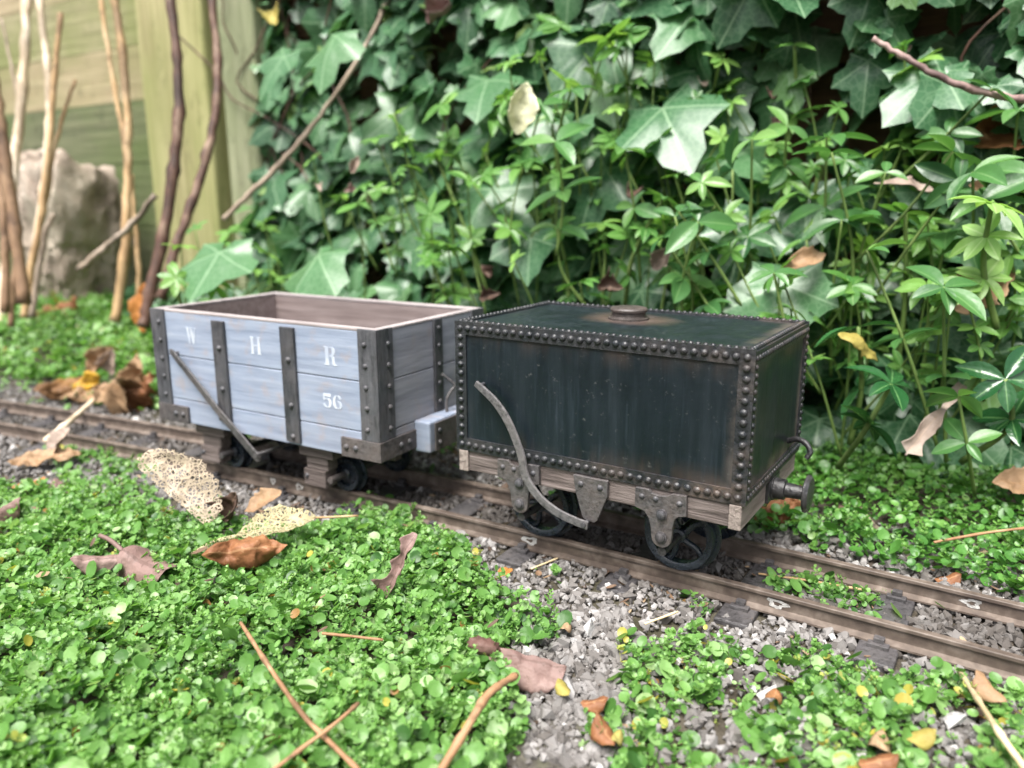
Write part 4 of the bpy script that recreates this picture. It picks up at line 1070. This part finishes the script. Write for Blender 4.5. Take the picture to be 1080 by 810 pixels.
# ------------------------------------------------------------------ woodruff and other small plants
protos_wd = [blade_proto(.42, .12, .12), blade_proto(.36, .22, .28), blade_proto(.46, .08, .02)]
protos_gl = [blade_proto(.42, .25, .25, 8, 1.2, .5), blade_proto(.48, .18, .15, 8, 1.2, .5)]
def whorl_plant(name, base, top, whorls, leaflen, label, cat, mat, protos=protos_wd, nleaf=(6, 8), group=None, seed=0, stem_r=.011, droop=.1, stemmat='stemgreen'):
    rs = np.random.default_rng(seed+100)
    base = np.array(base, float); top = np.array(top, float)
    t = thing(name, label, cat, base, 0, group)
    mid = (base+top)/2+np.array([rs.normal(0, .03), rs.normal(0, .03), 0]); st = crom([base, mid, top], 6)
    b = MB(); b.tube(st, [stem_r*(1-.4*i/len(st)) for i in range(len(st))], 6); b.build('stem', M[stemmat], t, base, smooth=True)
    P = []; N_ = []; T = []; s = []
    ax = norm(top-mid)
    for k in range(whorls):
        f = 1-k*(.85/max(whorls, 1))*rs.uniform(.8, 1.1); f = max(.12, f)
        c = st[min(len(st)-1, int(f*(len(st)-1)))]
        n = rs.integers(nleaf[0], nleaf[1]+1); a0 = rs.uniform(0, 6.28)
        ln = leaflen*(1-.10*k if k else .92)
        tl = ax+rs.normal(0, .36, 3)
        B = basis(tl[None], np.array([[1., .2, 0]]))[0]
        for j in range(n):
            a = a0+2*math.pi*j/n+rs.normal(0, .16)
            if rs.uniform() < .08: continue
            d = B[:, 0]*math.cos(a)+B[:, 1]*math.sin(a)+B[:, 2]*(rs.normal(.08, .12)-droop*k*.5)
            P.append(c); T.append(d); N_.append(B[:, 2]+rs.normal(0, .08, 3)); s.append(ln*rs.uniform(.62, 1.12))
    n = len(P); rnd = np.clip(rs.normal(.5, .24)+rs.normal(0, .14, n), 0, 1)
    scatter('foliage', protos, rs.integers(0, len(protos), n), np.array(P), basis(np.array(N_), np.array(T)), np.array(s), mat, rnd, t, base)
    return t
WG = 'whorl-leaved woodland plants growing through the ivy'
WL = 'small plant with a green whorl of narrow leaves growing through the ivy'
rsw = np.random.default_rng(77)
def ground_base(tp): 
    x, y = tp[0]+rsw.normal(0, .15), min(2.1, tp[1]+.12+rsw.uniform(0, .1)); return np.array([x, y, max(gz(x, y), tp[2]-rsw.uniform(.35, .8))])
big = [(1046, 214, 2.75, .165, 'pale lime whorl of eight broad leaflets at the right edge, brightest of the whorled plants', 'woodruff_pale', 3),
       (700, 208, 3.5, .13, 'tiered whorl plant above the right half of the tank with flat star-like top', 'woodruff', 3),
       (838, 48, 3.6, .13, 'tall straight whorl plant near the top of the ivy right of centre', 'woodruff', 3),
       (868, 150, 3.6, .11, 'whorl plant with small yellowish top leaves below the tall straight one', 'woodruff', 2),
       (955, 225, 3.2, .13, 'branching whorl plant left of the brightest lime one', 'woodruff', 3),
       (760, 62, 3.8, .11, 'small whorl plant on a straight stem above the large pale-veined ivy leaf', 'woodruff', 2),
       (905, 345, 3.0, .17, 'dark glossy whorl of long drooping leaves behind the tank corner', 'glossy', 2),
       (940, 405, 2.9, .17, 'glossy oval-leaved shoot low beside the far ground cover', 'glossy', 2),
       (1060, 400, 2.8, .20, 'large glossy dark oval leaves at the right edge above the ground cover', 'glossy', 2),
       (590, 245, 3.9, .12, 'dense whorl plant just behind the filler cap of the tank', 'woodruff', 3),
       (460, 165, 4.2, .11, 'leafy whorl plant in front of the reddish gap in the ivy', 'woodruff', 3),
       (455, 275, 4.0, .12, 'upright whorl plant behind the join of the two wagons', 'woodruff', 3),
       (185, 292, 4.3, .12, 'whorl plant sprouting just left of the open wagon top corner', 'woodruff', 2)]
for i, (px, py, d, ln, lab, mt, nw) in enumerate(big):
    tp = at_d(px, py, d)
    whorl_plant('woodruff_plant' if mt != 'glossy' else 'evergreen_plant', ground_base(tp), tp, nw, ln, lab, 'plant', M[mt], protos_gl if mt == 'glossy' else protos_wd, (7, 8) if mt != 'glossy' else (5, 6), seed=i, stem_r=.013, droop=.1 if mt != 'glossy' else .5)
cnt = 0
while cnt < 140:
    px = rsw.uniform(270, 1120); py = rsw.uniform(20, 330)
    if px < 500 and py < 110: continue
    dd = 4.5-.0011*(px-270)+rsw.uniform(-.35, .1)-.5*sstep(200, 330, py)
    if px < 480: dd = max(dd, 3.95)
    tp = at_d(px, py, dd)
    if tp[1] < 1.1 or tp[1] > 2.0: continue
    whorl_plant('woodruff_plant', ground_base(tp), tp, int(rsw.integers(1, 4)), rsw.uniform(.06, .175), WL, 'plant', M['woodruff'], group=WG, seed=200+cnt, stem_r=.0065); cnt += 1

cnt = 0
while cnt < 34:
    px = rsw.uniform(560, 1120); py = rsw.uniform(90, 430)
    if py > 330 and px < 870: continue
    dd = 4.2-.0013*(px-270)+rsw.uniform(-.3, .1)-.5*sstep(200, 400, py)
    tp = at_d(px, py, dd)
    if tp[1] < 1.0 or tp[1] > 2.0: continue
    whorl_plant('evergreen_plant', ground_base(tp), tp, int(rsw.integers(1, 3)), rsw.uniform(.13, .24), 'shoot with broad dark green oval leaves growing among the ivy on the right', 'plant', M['glossy2'], protos_gl, (3, 5), group='broad-leaved shoots among the ivy', seed=500+cnt, stem_r=.008, droop=.45); cnt += 1

cnt = 0
while cnt < 12:
    px = rsw.uniform(190, 305); py = rsw.uniform(222, 300); tp = at_d(px, py, rsw.uniform(4.4, 5.3))
    x, y = tp[0]+rsw.normal(0, .05), tp[1]+.08
    whorl_plant('woodruff_plant', np.array([x, y, gz(x, y)]), tp, int(rsw.integers(1, 3)), rsw.uniform(.09, .17), 'small whorled plant growing at the foot of the timber posts', 'plant', M['woodruff'], group='whorled plants at the foot of the posts', seed=700+cnt, stem_r=.0065); cnt += 1

# ------------------------------------------------------------------ fallen leaves
def leaf_grid(outline, nu=32, nv=14, seed=0):
    """outline(t) -> (left, right) half widths for t along the leaf; returns flat points, faces, vein"""
    v = []; ve = []; f = []
    for i in range(nu+1):
        t = i/nu; a, c = outline(t)
        a *= 1+.16*mnoise.noise(Vector((t*9, seed*2.1, 0)))+.10*mnoise.noise(Vector((t*23, seed, 3))); c *= 1+.16*mnoise.noise(Vector((t*9, seed*2.1, 8)))+.10*mnoise.noise(Vector((t*23, seed, 5)))
        for j in range(nv+1):
            s_ = j/nv*2-1; hw = c if s_ > 0 else a
            v.append([s_*hw, t, 0.]); q = 1-abs(s_)
            lat = abs(((t*7-abs(s_)*2.0) % 1.)-.5)*2                    # side veins
            ve.append(max(1. if abs(s_) < .06 else q*.85, .97*lat))
    for i in range(nu):
        for j in range(nv):
            a = i*(nv+1)+j; f.append((a, a+1, a+nv+2, a+nv+1))
    return np.array(v), f, np.array(ve)
def oval(w, p=1.): return lambda t: ((w*math.sin(math.pi*min(1, max(0, t))**p)**.8+.004,)*2)
def wing(w): return lambda t: (w*.18*math.sin(math.pi*t)**.6+.01, w*(min(1, (t*1.6)**1.2)*math.sqrt(max(0, 1-max(0, (t-.55)/.45)**2.4)))+.012)
def lobed(w): return lambda t: ((w*(math.sin(math.pi*t**.8)**.7)*(.72+.28*abs(math.sin(7*t*math.pi*.5+.6)))+.004,)*2)
def dead_leaf(name, label, cat, c, tip, nrm, length, outline, mat, cup=0., curl=0., twist=0., wave=.03, thick=.0018, seed=0, stem=0., group=None, crumple=.035, nu=32, nv=14):
    """a leaf lying at c (its stalk end), pointing along tip with face normal nrm"""
    rs = np.random.default_rng(seed); v, f, ve = leaf_grid(outline, nu, nv, seed)
    x, y = v[:, 0].copy(), v[:, 1].copy()
    ph = rs.uniform(0, 6, 3)
    z = cup*x*x*4+wave*np.sin(9*x+ph[0]+4*y)*np.sin(7*y+ph[1])
    cr_ = np.array([[mnoise.fractal(Vector((p[0]*4+seed*3.7, p[1]*4, 1.)), 1., 2., 3), mnoise.noise(Vector((p[0]*9, p[1]*9+seed*1.3, 5.)))] for p in v])
    z = z+crumple*(cr_[:, 0]*1.5+.7*cr_[:, 1]); x = x*(1+crumple*2.2*cr_[:, 1]); y = y+crumple*.5*cr_[:, 0]
    a = twist*(y-.3); x2 = x*np.cos(a)-z*np.sin(a); z2 = x*np.sin(a)+z*np.cos(a)
    if abs(curl) > 1e-3:                                                 # roll along the length
        th = curl*y; y2 = np.sin(th)/curl; zc = (1-np.cos(th))/curl; yy = y2-z2*np.sin(th); zz = zc+z2*np.cos(th)
    else: yy, zz = y, z2
    V = np.stack([x2, yy, zz], -1)*length
    B = basis(np.array([nrm], float), np.array([tip], float))[0]
    Wd = V@B.T
    me = bpy.data.meshes.new(name); me.from_pydata([tuple(p*S) for p in Wd], [], f); me.update()
    at = me.attributes.new('vein', 'FLOAT', 'POINT'); at.data.foreach_set('value', ve.astype(np.float32))
    me.polygons.foreach_set('use_smooth', [True]*len(me.polygons)); me.materials.append(mat)
    o = bpy.data.objects.new(name, me); C.objects.link(o); o.location = [q*S for q in c]
    if thick:
        md = o.modifiers.new('thickness', 'SOLIDIFY'); md.thickness = thick*S; md.offset = 0
    tag(o, label, cat, group)
    if stem:
        b = MB(); d = -B[:, 1]; p0 = np.zeros(3); pts = crom([p0+B[:, 1]*.05*length, p0+d*stem*.5+np.array([0, 0, .01]), p0+d*stem+np.array([0, 0, rs.uniform(-.01, .03)])], 4)
        b.tube(pts, [.008, ]*len(pts), 6); b.build('stalk', mat, o, (0, 0, 0), smooth=True)
    return o
def g(px, py, h=0.):
    """point on the ground (height h above it) seen at this place of the photograph"""
    z = -.36
    for _ in range(6):
        p = at_z(px, py, z+h); z = gz(p[0], p[1])
    return np.array([p[0], p[1], z+h])
cr3, fw3 = np.array([CR[0], CR[1], 0.]), np.array([-math.sin(YAW), math.cos(YAW), 0.])
def dirc(r, f, u=0.): return cr3*r+fw3*f+np.array([0, 0, u])
FL = 'fallen leaf'
# lace-like skeleton leaf standing beside the near rail
dead_leaf('skeleton_leaf', 'large cream lace-like leaf skeleton standing up beside the near rail', FL, at_d(222, 552, 2.80), dirc(-.80, .25, .62), dirc(.25, -.75, .55), .34, lambda t: (.05+.04*t if t < .95 else .03, .36*math.sin(math.pi*min(1, t*.86+.10))**.6+.01), M['skel'], cup=.3, curl=.25, wave=.01, thick=.003, seed=1)
dead_leaf('skeleton_leaf', 'yellowish lace leaf skeleton lying flat on the green carpet', FL, g(250, 566, .12), dirc(.95, .35, .12), dirc(-.1, -.55, .8), .27, oval(.22), M['skel2'], cup=.5, curl=-.3, wave=.02, thick=.003, seed=2, stem=.16)
dead_leaf('winged_seed', 'tan papery seed wing propped above the brown curled leaf by the rail', 'winged seed', g(258, 540, .11), dirc(.85, .45, .22), dirc(-.2, -.6, .8), .15, oval(.26), M['d_tan'], cup=.4, seed=3)
dead_leaf('dead_leaf', 'crumpled dark brown leaf at the foot of the standing skeleton leaf', FL, g(236, 550, .10), dirc(.6, .5, .35), dirc(-.2, -.7, .6), .14, lobed(.35), M['d_dark'], cup=1.2, curl=1.2, wave=.08, seed=4)
dead_leaf('dead_leaf', 'wide mauve-brown leaf with drooping tip lying on the ground cover at left', FL, g(128, 580, .13), dirc(.80, -.45, -.12), dirc(.1, -.55, .8), .24, lobed(.45), M['d_mauve'], cup=-.8, curl=.7, wave=.03, seed=5, stem=.10)
dead_leaf('dead_leaf', 'narrow mauve leaf curled to a point beside the wide mauve-brown one', FL, g(130, 588, .11), dirc(-.95, -.15, -.1), dirc(.0, -.5, .8), .16, oval(.22), M['d_mauve'], cup=-1.1, curl=.5, wave=.04, seed=6)
dead_leaf('dead_leaf', 'rust-brown leaf curled along its length in the middle of the green carpet', FL, g(214, 586, .12), dirc(.97, .22, .05), dirc(-.1, -.75, .5), .27, oval(.20), M['d_rust'], cup=-1.5, curl=-.6, wave=.06, seed=7, crumple=.09)
dead_leaf('dead_leaf', 'shrivelled brown stalk of a leaf standing in the green carpet below the rail', FL, g(404, 630, .06), dirc(.50, .55, .30), dirc(-.3, -.7, .5), .22, lambda t: ((.05+.05*math.sin(9*t)**2+.03*(t < .2),)*2), M['d_mauve'], cup=3., curl=.4, wave=.05, seed=8)
# winged seed in the foreground
sd = thing('winged_seed', 'large mauve-brown sycamore seed with one wing lying on the gravel in the foreground', 'winged seed', g(505, 684, .10))
so_ = np.array(sd.location)/S
w0 = dead_leaf('wing', None, None, (0, 0, 0), dirc(.92, -.12, -.22), dirc(.12, -.50, .85), .235, lambda t: (.05*math.sin(math.pi*min(1, t+.1))**.5+.02, (.30*min(1, (t*1.5+.12))*math.sqrt(max(0, 1-max(0, (t-.6)/.4)**2.2)))+.01), M['d_mauve'], cup=-.3, curl=.25, wave=.015, thick=.003, seed=9)
w0.parent = sd; w0.location = (0, 0, 0)
bm = bmesh.new(); bmesh.ops.create_icosphere(bm, subdivisions=3, radius=.5)
for v in bm.verts: v.co = Vector((v.co.x*.088*(1+.5*mnoise.noise(v.co*4)), v.co.y*.05*(1+.5*mnoise.noise(v.co*5+Vector((3,0,0)))), v.co.z*.044*(1+.6*mnoise.noise(v.co*6))))*S
me = bpy.data.meshes.new('nut'); bm.to_mesh(me); bm.free(); me.materials.append(M['d_dark']); me.polygons.foreach_set('use_smooth', [True]*len(me.polygons))
nt_ = bpy.data.objects.new('nut', me); C.objects.link(nt_); nt_.parent = sd; me.materials[0] = M['d_mauve2']; nt_.rotation_euler = (0, .35, YAW); nt_.location = Vector(dirc(.018, .0, .004))*S
# heap at the left behind the far rail
dead_leaf('dead_leaf', 'dark brown leaf with a bright yellow patch in the heap left of the blue wagon', FL, g(34, 412, .10), dirc(.95, .15, .12), dirc(.05, -.75, .6), .42, oval(.20), M['d_yellow'], cup=-.9, curl=.25, wave=.03, seed=10, crumple=.09)
dead_leaf('dead_leaf', 'broad crumpled tan leaf on top of the heap left of the blue wagon', FL, g(98, 408, .18), dirc(.75, -.35, .22), dirc(.1, -.65, .7), .25, lobed(.42), M['d_tan'], cup=-1.2, curl=1.1, wave=.16, seed=11, crumple=.09)
dead_leaf('dead_leaf', 'folded tan leaf lying flat at the foot of the heap next to the far rail', FL, g(62, 420, .06), dirc(.98, .12, .12), dirc(0, -.5, .9), .36, oval(.15), M['d_tan'], cup=.8, curl=-.3, wave=.05, seed=12, crumple=.09)
dead_leaf('dead_leaf', 'pale pinkish dry leaf standing upright behind the heap', FL, g(118, 396, .15), dirc(.15, .25, .9), dirc(-.1, -.9, .2), .17, oval(.34), M['d_pale'], cup=1., curl=.4, wave=.05, seed=13)
dead_leaf('dead_leaf', 'upright tan leaf leaning against the corner of the blue wagon', FL, g(148, 424, .05), dirc(.10, .3, .9), dirc(-.2, -.9, .3), .30, oval(.24), M['d_tan'], cup=1.4, curl=.6, wave=.14, seed=14, crumple=.09)
dead_leaf('dead_leaf', 'rust coloured leaf lying at the wagon corner beside the far rail', FL, g(112, 424, .05), dirc(.95, -.25, .02), dirc(0, -.5, .9), .30, oval(.18), M['d_rust'], cup=-.8, curl=.4, wave=.08, seed=15, crumple=.09)
dead_leaf('dead_leaf', 'orange-brown leaf tucked behind the heap under the whorl plant', FL, g(150, 345, .10), dirc(.1, .2, .9), dirc(-.2, -.9, .3), .35, oval(.25), M['d_orange'], cup=.7, curl=.4, wave=.05, seed=16)
dead_leaf('dead_leaf', 'dark red-brown curled leaf at the foot of the boulder', FL, g(20, 326, .06), dirc(.9, .1, .15), dirc(0, -.6, .8), .55, oval(.2), M['d_rust'], cup=-1., curl=.6, wave=.06, seed=17, crumple=.09)
dead_leaf('dead_leaf', 'dark brown crinkled leaf between the crumpled tan leaf and the wagon', FL, g(128, 420, .10), dirc(.7, .1, .4), dirc(-.1, -.7, .6), .26, lobed(.34), M['d_rust'], cup=-1., curl=.8, wave=.1, seed=45, crumple=.09)
dead_leaf('dead_leaf', 'light tan leaf tilted against the back of the heap', FL, g(92, 398, .16), dirc(.5, .2, .55), dirc(-.1, -.8, .5), .24, oval(.26), M['d_tan'], cup=.9, curl=.5, wave=.06, seed=46, crumple=.08)
# near the left edge, in front of the near rail
dead_leaf('dead_leaf', 'flat tan leaf lying beside the near rail at the far left', FL, g(8, 488, .05), dirc(.95, .30, .04), dirc(0, -.35, .9), .30, oval(.17), M['d_tan'], cup=.5, curl=-.2, wave=.03, seed=18, crumple=.09)
dead_leaf('winged_seed', 'pale pink papery seed wing leaning on the flat tan leaf', 'winged seed', g(52, 482, .06), dirc(.45, .55, .45), dirc(-.4, -.6, .6), .16, oval(.32), M['d_pale'], cup=.5, seed=19)
dead_leaf('dead_leaf', 'mauve-brown leaf folded down below the flat tan leaf', FL, g(58, 505, .07), dirc(.5, -.7, -.05), dirc(.1, -.3, .9), .18, oval(.28), M['d_mauve'], cup=-.8, curl=.5, wave=.04, seed=20)
dead_leaf('dead_leaf', 'small orange leaf on the stones below the mauve-brown one', FL, g(18, 512, .05), dirc(.9, .2, .05), dirc(0, -.3, .9), .12, oval(.3), M['d_orange'], cup=-.5, curl=.4, wave=.04, seed=21)
dead_leaf('dead_leaf', 'dark curled leaf at the very edge on the left of the carpet', FL, g(-14, 545, .09), dirc(.8, .3, .3), dirc(0, -.6, .7), .14, oval(.3), M['d_mauve'], cup=-1, curl=.5, wave=.04, seed=22)
# right side
dead_leaf('dead_leaf', 'rust-brown curled leaf lying under the tank buffer', FL, g(795, 548, .06), dirc(.96, .22, .08), dirc(0, -.55, .8), .20, oval(.20), M['d_rust'], cup=-1., curl=.5, wave=.05, seed=23, crumple=.09)
dead_leaf('dead_leaf', 'narrower rust leaf behind the curled one under the buffer', FL, g(800, 538, .07), dirc(.9, .42, .16), dirc(0, -.6, .8), .20, oval(.25), M['d_rust'], cup=-.8, curl=.5, wave=.05, seed=24, crumple=.09)
dead_leaf('skeleton_leaf', 'tan pitted old leaf on the dark ground cover at the right edge', FL, g(1046, 508, .14), dirc(.95, -.1, .05), dirc(0, -.6, .8), .24, oval(.26), M['d_tan'], cup=.4, wave=.02, seed=25)
dead_leaf('dead_leaf', 'small bright orange leaf lying between sleepers by the near rail', FL, g(524, 608, .02), dirc(.8, .6, .05), dirc(0, -.2, 1), .065, oval(.3), M['d_orange'], cup=.4, wave=.04, seed=26)
dead_leaf('dead_leaf', 'long whitish dry leaf hanging down from the plants at the right', FL, at_d(1016, 405, 2.9), dirc(-.55, -.05, -.75), dirc(-.3, -.8, .3), .34, lambda t: ((.05+.09*max(0, t-.35)+.02*math.sin(14*t) if t < .95 else .01,)*2), M['d_pale'], cup=2., curl=.2, wave=.05, seed=27)
dead_leaf('dead_leaf', 'big dark brown dead leaf caught in the ivy at the upper right edge', FL, at_d(1020, 150, 3.4), dirc(.9, .1, .25), dirc(-.1, -.9, .2), .36, oval(.32), M['d_rust'], cup=1., curl=.6, wave=.06, seed=28, crumple=.09)
dead_leaf('dead_leaf', 'pale edged brown leaf below the big dark one in the ivy', FL, at_d(1022, 195, 3.4), dirc(.75, .1, -.3), dirc(0, -.8, .4), .26, oval(.22), M['d_tan'], cup=.8, curl=.4, wave=.05, seed=29)
dead_leaf('dead_leaf', 'yellow-brown spotted leaf lying on ivy above the tank right corner', FL, at_d(826, 283, 3.25), dirc(.92, .05, .42), dirc(-.1, -.8, .5), .21, oval(.20), M['d_tan'], cup=.7, curl=-.4, wave=.04, seed=30)
dead_leaf('dead_leaf', 'purple-grey leaf with yellow edge arching beside the glossy plant', FL, at_d(884, 352, 2.95), dirc(.95, -.1, .05), dirc(.1, -.6, .8), .25, oval(.18), M['d_yel'], cup=-.6, curl=-1.1, wave=.02, seed=31)
dead_leaf('dead_leaf', 'long pale grey dry leaf lying level in the ivy at the right', FL, at_d(922, 192, 3.3), dirc(.98, 0, .08), dirc(0, -.5, .8), .29, oval(.11), M['d_pale'], cup=.8, curl=-.4, wave=.03, seed=32)
dead_leaf('dead_leaf', 'white and yellow bleached leaf standing out in the middle of the ivy', FL, at_d(545, 142, 3.7), dirc(.2, .0, .95), dirc(.1, -.95, .15), .24, oval(.28, .9), M['d_cream'], cup=1.2, curl=.3, wave=.02, seed=33)
dead_leaf('dead_leaf', 'shrivelled white leaf caught behind the filler cap', FL, at_d(688, 284, 3.5), dirc(.5, .0, .6), dirc(0, -.9, .4), .13, lobed(.35), M['d_pale'], cup=1.5, curl=1., wave=.08, seed=34)
dead_leaf('dead_leaf', 'shrivelled pinkish brown leaf high in the ivy left of centre', FL, at_d(450, 24, 4.3), dirc(.9, .0, .3), dirc(0, -.8, .5), .20, lobed(.4), M['d_mauve'], cup=1.5, curl=1.4, wave=.1, seed=35)
dead_leaf('dead_leaf', 'small pale yellow leaf hanging beside the grey-green post', FL, at_d(284, 12, 4.9), dirc(.3, .0, -.8), dirc(0, -.8, .5), .16, lobed(.4), M['d_yel'], cup=.8, curl=.5, wave=.06, seed=36)
dead_leaf('dead_leaf', 'brown and orange old leaf between the plants at the right edge', FL, at_d(1000, 325, 3.1), dirc(.8, .1, .45), dirc(-.1, -.8, .5), .28, lobed(.35), M['d_tan'], cup=.8, curl=.6, wave=.07, seed=37)
for i, (px, py, ln, mt, lab) in enumerate(((612, 742, .07, 'd_rust', 'small reddish leaf right of the sycamore seed in the foreground'), (648, 786, .08, 'd_rust', 'reddish curled leaf at the edge of the slab'), (655, 770, .05, 'd_yel', 'tiny yellow leaf beside the reddish curled one'), (905, 806, .09, 'd_rust', 'reddish brown leaf at the bottom right edge'),
        (600, 733, .05, 'd_yel', 'small yellow leaf next to the sycamore seed wing'), (930, 770, .07, 'd_tan', 'pale orange leaf among the sprigs at the lower right'), (955, 778, .07, 'd_yel', 'yellow leaf beside the pale orange one'), (1062, 740, .09, 'd_tan', 'cream brown leaf beside the straw at the right edge'), (820, 725, .06, 'd_rust', 'dark red leaf in the gravel below the near rail'),
        (985, 612, .09, 'd_rust', 'thin red-brown leaf lying between the rails at the right'), (300, 800, .09, 'd_tan', 'tan leaf scrap in the bottom of the green carpet'), (600, 655, .05, 'd_tan', 'tan scrap on gravel above the sycamore seed'))):
    dead_leaf('dead_leaf', lab, FL, g(px, py, .055 if i != 9 else .02), dirc(math.cos(i*2.1), math.sin(i*2.1), .05), dirc(.1*math.sin(i), -.25, 1), ln, oval(.34), M[mt], cup=-.6, curl=.6, wave=.05, seed=50+i, nu=10, nv=8)

rsd = np.random.default_rng(91); k_ = 0
while k_ < 16:
    px, py = rsd.uniform(300, 1070), rsd.uniform(15, 320); q = at_d(px, py, 4.35-.0011*(px-270)-.3*sstep(200, 330, py)+rsd.uniform(-.05, .15))
    if q[1] > 2.05: continue
    dead_leaf('dead_leaf', 'small shrivelled brown leaf caught among the ivy leaves', FL, q, dirc(rsd.normal(), .1, rsd.normal()), dirc(rsd.normal(0, .3), -.8, .5), rsd.uniform(.06, .13), lobed(rsd.uniform(.25, .4)), M[('d_dark', 'd_mauve', 'd_dark', 'd_pale')[k_ % 4]], cup=1.4, curl=rsd.uniform(.4, 1.6), wave=.09, seed=300+k_, group='shrivelled brown leaves caught in the ivy', nu=12, nv=8); k_ += 1
# twigs and stalks on the ground
def gtwig(pts, r0, r1, mat, label, name='twig', cat='twig'):
    P = crom([g(px, py, h) for px, py, h in pts], 5); b = MB()
    b.tube(P, [.6*(r0+(r1-r0)*i/(len(P)-1))*(1+random.uniform(-.12, .12))*(1.3 if i % 5 == 4 else 1) for i in range(len(P))], 8)
    return tag(b.build(name, mat, None, P[0], smooth=True), label, cat)
gtwig([(254, 657, .14), (285, 705, .14), (318, 752, .13), (345, 780, .12), (378, 812, .10)], .009, .010, M['twig_orange'], 'thin straight tan twig slanting down over the foreground leaves')
gtwig([(286, 814, .10), (320, 788, .13), (350, 766, .14), (378, 742, .13)], .008, .007, M['twig_orange'], 'short twig crossing under the straight tan twig')
gtwig([(340, 668, .12), (370, 671, .13), (404, 675, .12)], .007, .006, M['twig_orange'], 'short reddish twig lying level in the green carpet')
gtwig([(462, 818, .08), (490, 772, .14), (512, 736, .15), (528, 722, .15), (545, 712, .14)], .017, .013, M['twig_orange'], 'thick orange-brown stalk touching the sycamore seed')
gtwig([(1012, 708, .05), (1036, 745, .07), (1060, 782, .08), (1085, 815, .07)], .010, .012, M['straw'], 'pale straw stalk lying at the lower right corner', 'straw_stalk', 'stalk')
gtwig([(285, 546, .12), (330, 546, .13), (378, 544, .13)], .008, .006, M['cane_tan'], 'level tan stalk beside the flat yellowish leaf skeleton')
gtwig([(50, 465, .07), (72, 446, .08), (101, 420, .10)], .035, .018, M['cane_pale'], 'pale sliver of wood lying across both rails at the left', 'wood_sliver', 'wood sliver')
gtwig([(985, 572, .10), (1040, 562, .13), (1090, 556, .13)], .008, .007, M['twig_orange'], 'thin tan twig on the dark ground cover at the right edge')
gtwig([(560, 600, .02), (590, 588, .02)], .005, .005, M['straw'], 'tiny straw on a sleeper end below the near rail', 'straw_stalk', 'stalk')
gtwig([(680, 658, .03), (715, 645, .04)], .006, .005, M['straw'], 'small straw on the gravel right of the white stone', 'straw_stalk', 'stalk')
gtwig([(800, 605, .03), (850, 612, .03), (910, 622, .03)], .006, .006, M['cane_tan'], 'thin brown stalk lying along the inside of the far rail')
# stones
def chip(c, size, mat, label, cat, seed, *_):
    rs = np.random.default_rng(int(seed*10)); v, f, _v = stone_proto(rs)
    o = scatter('stone', [(v*np.array(size)*1.25, f, _v)], np.zeros(1, int), np.zeros((1, 3)), rand_rot(1), np.ones(1), mat, np.ones(1), smooth=False)
    o.location = [q*S for q in c]; return tag(o, label, cat)
chip(g(619, 662, .03), (.072, .06, .065), M['whitestone'], 'white angular stone, largest in the gravel patch beside the sycamore seed', 'stone', 5.1, 2, .3, 1.2)
chip(g(607, 678, .02), (.055, .04, .035), M['whitestone'], 'smaller pale stone chip below the white one', 'stone', 7.7, 2, .3, 1.2)
chip(g(1005, 760, .03), (.07, .05, .05), M['whitestone'], 'pale stone chip in the gravel at the lower right', 'stone', 8.7, 2, .3, 1.2)
rock('stone_slab', g(590, 800, -.055), (.46, .40, .16), M['slab'], 'flat gritty grey slab showing at the bottom edge between the green patches', 'slab', 3.3, 5, .10, 1.4)
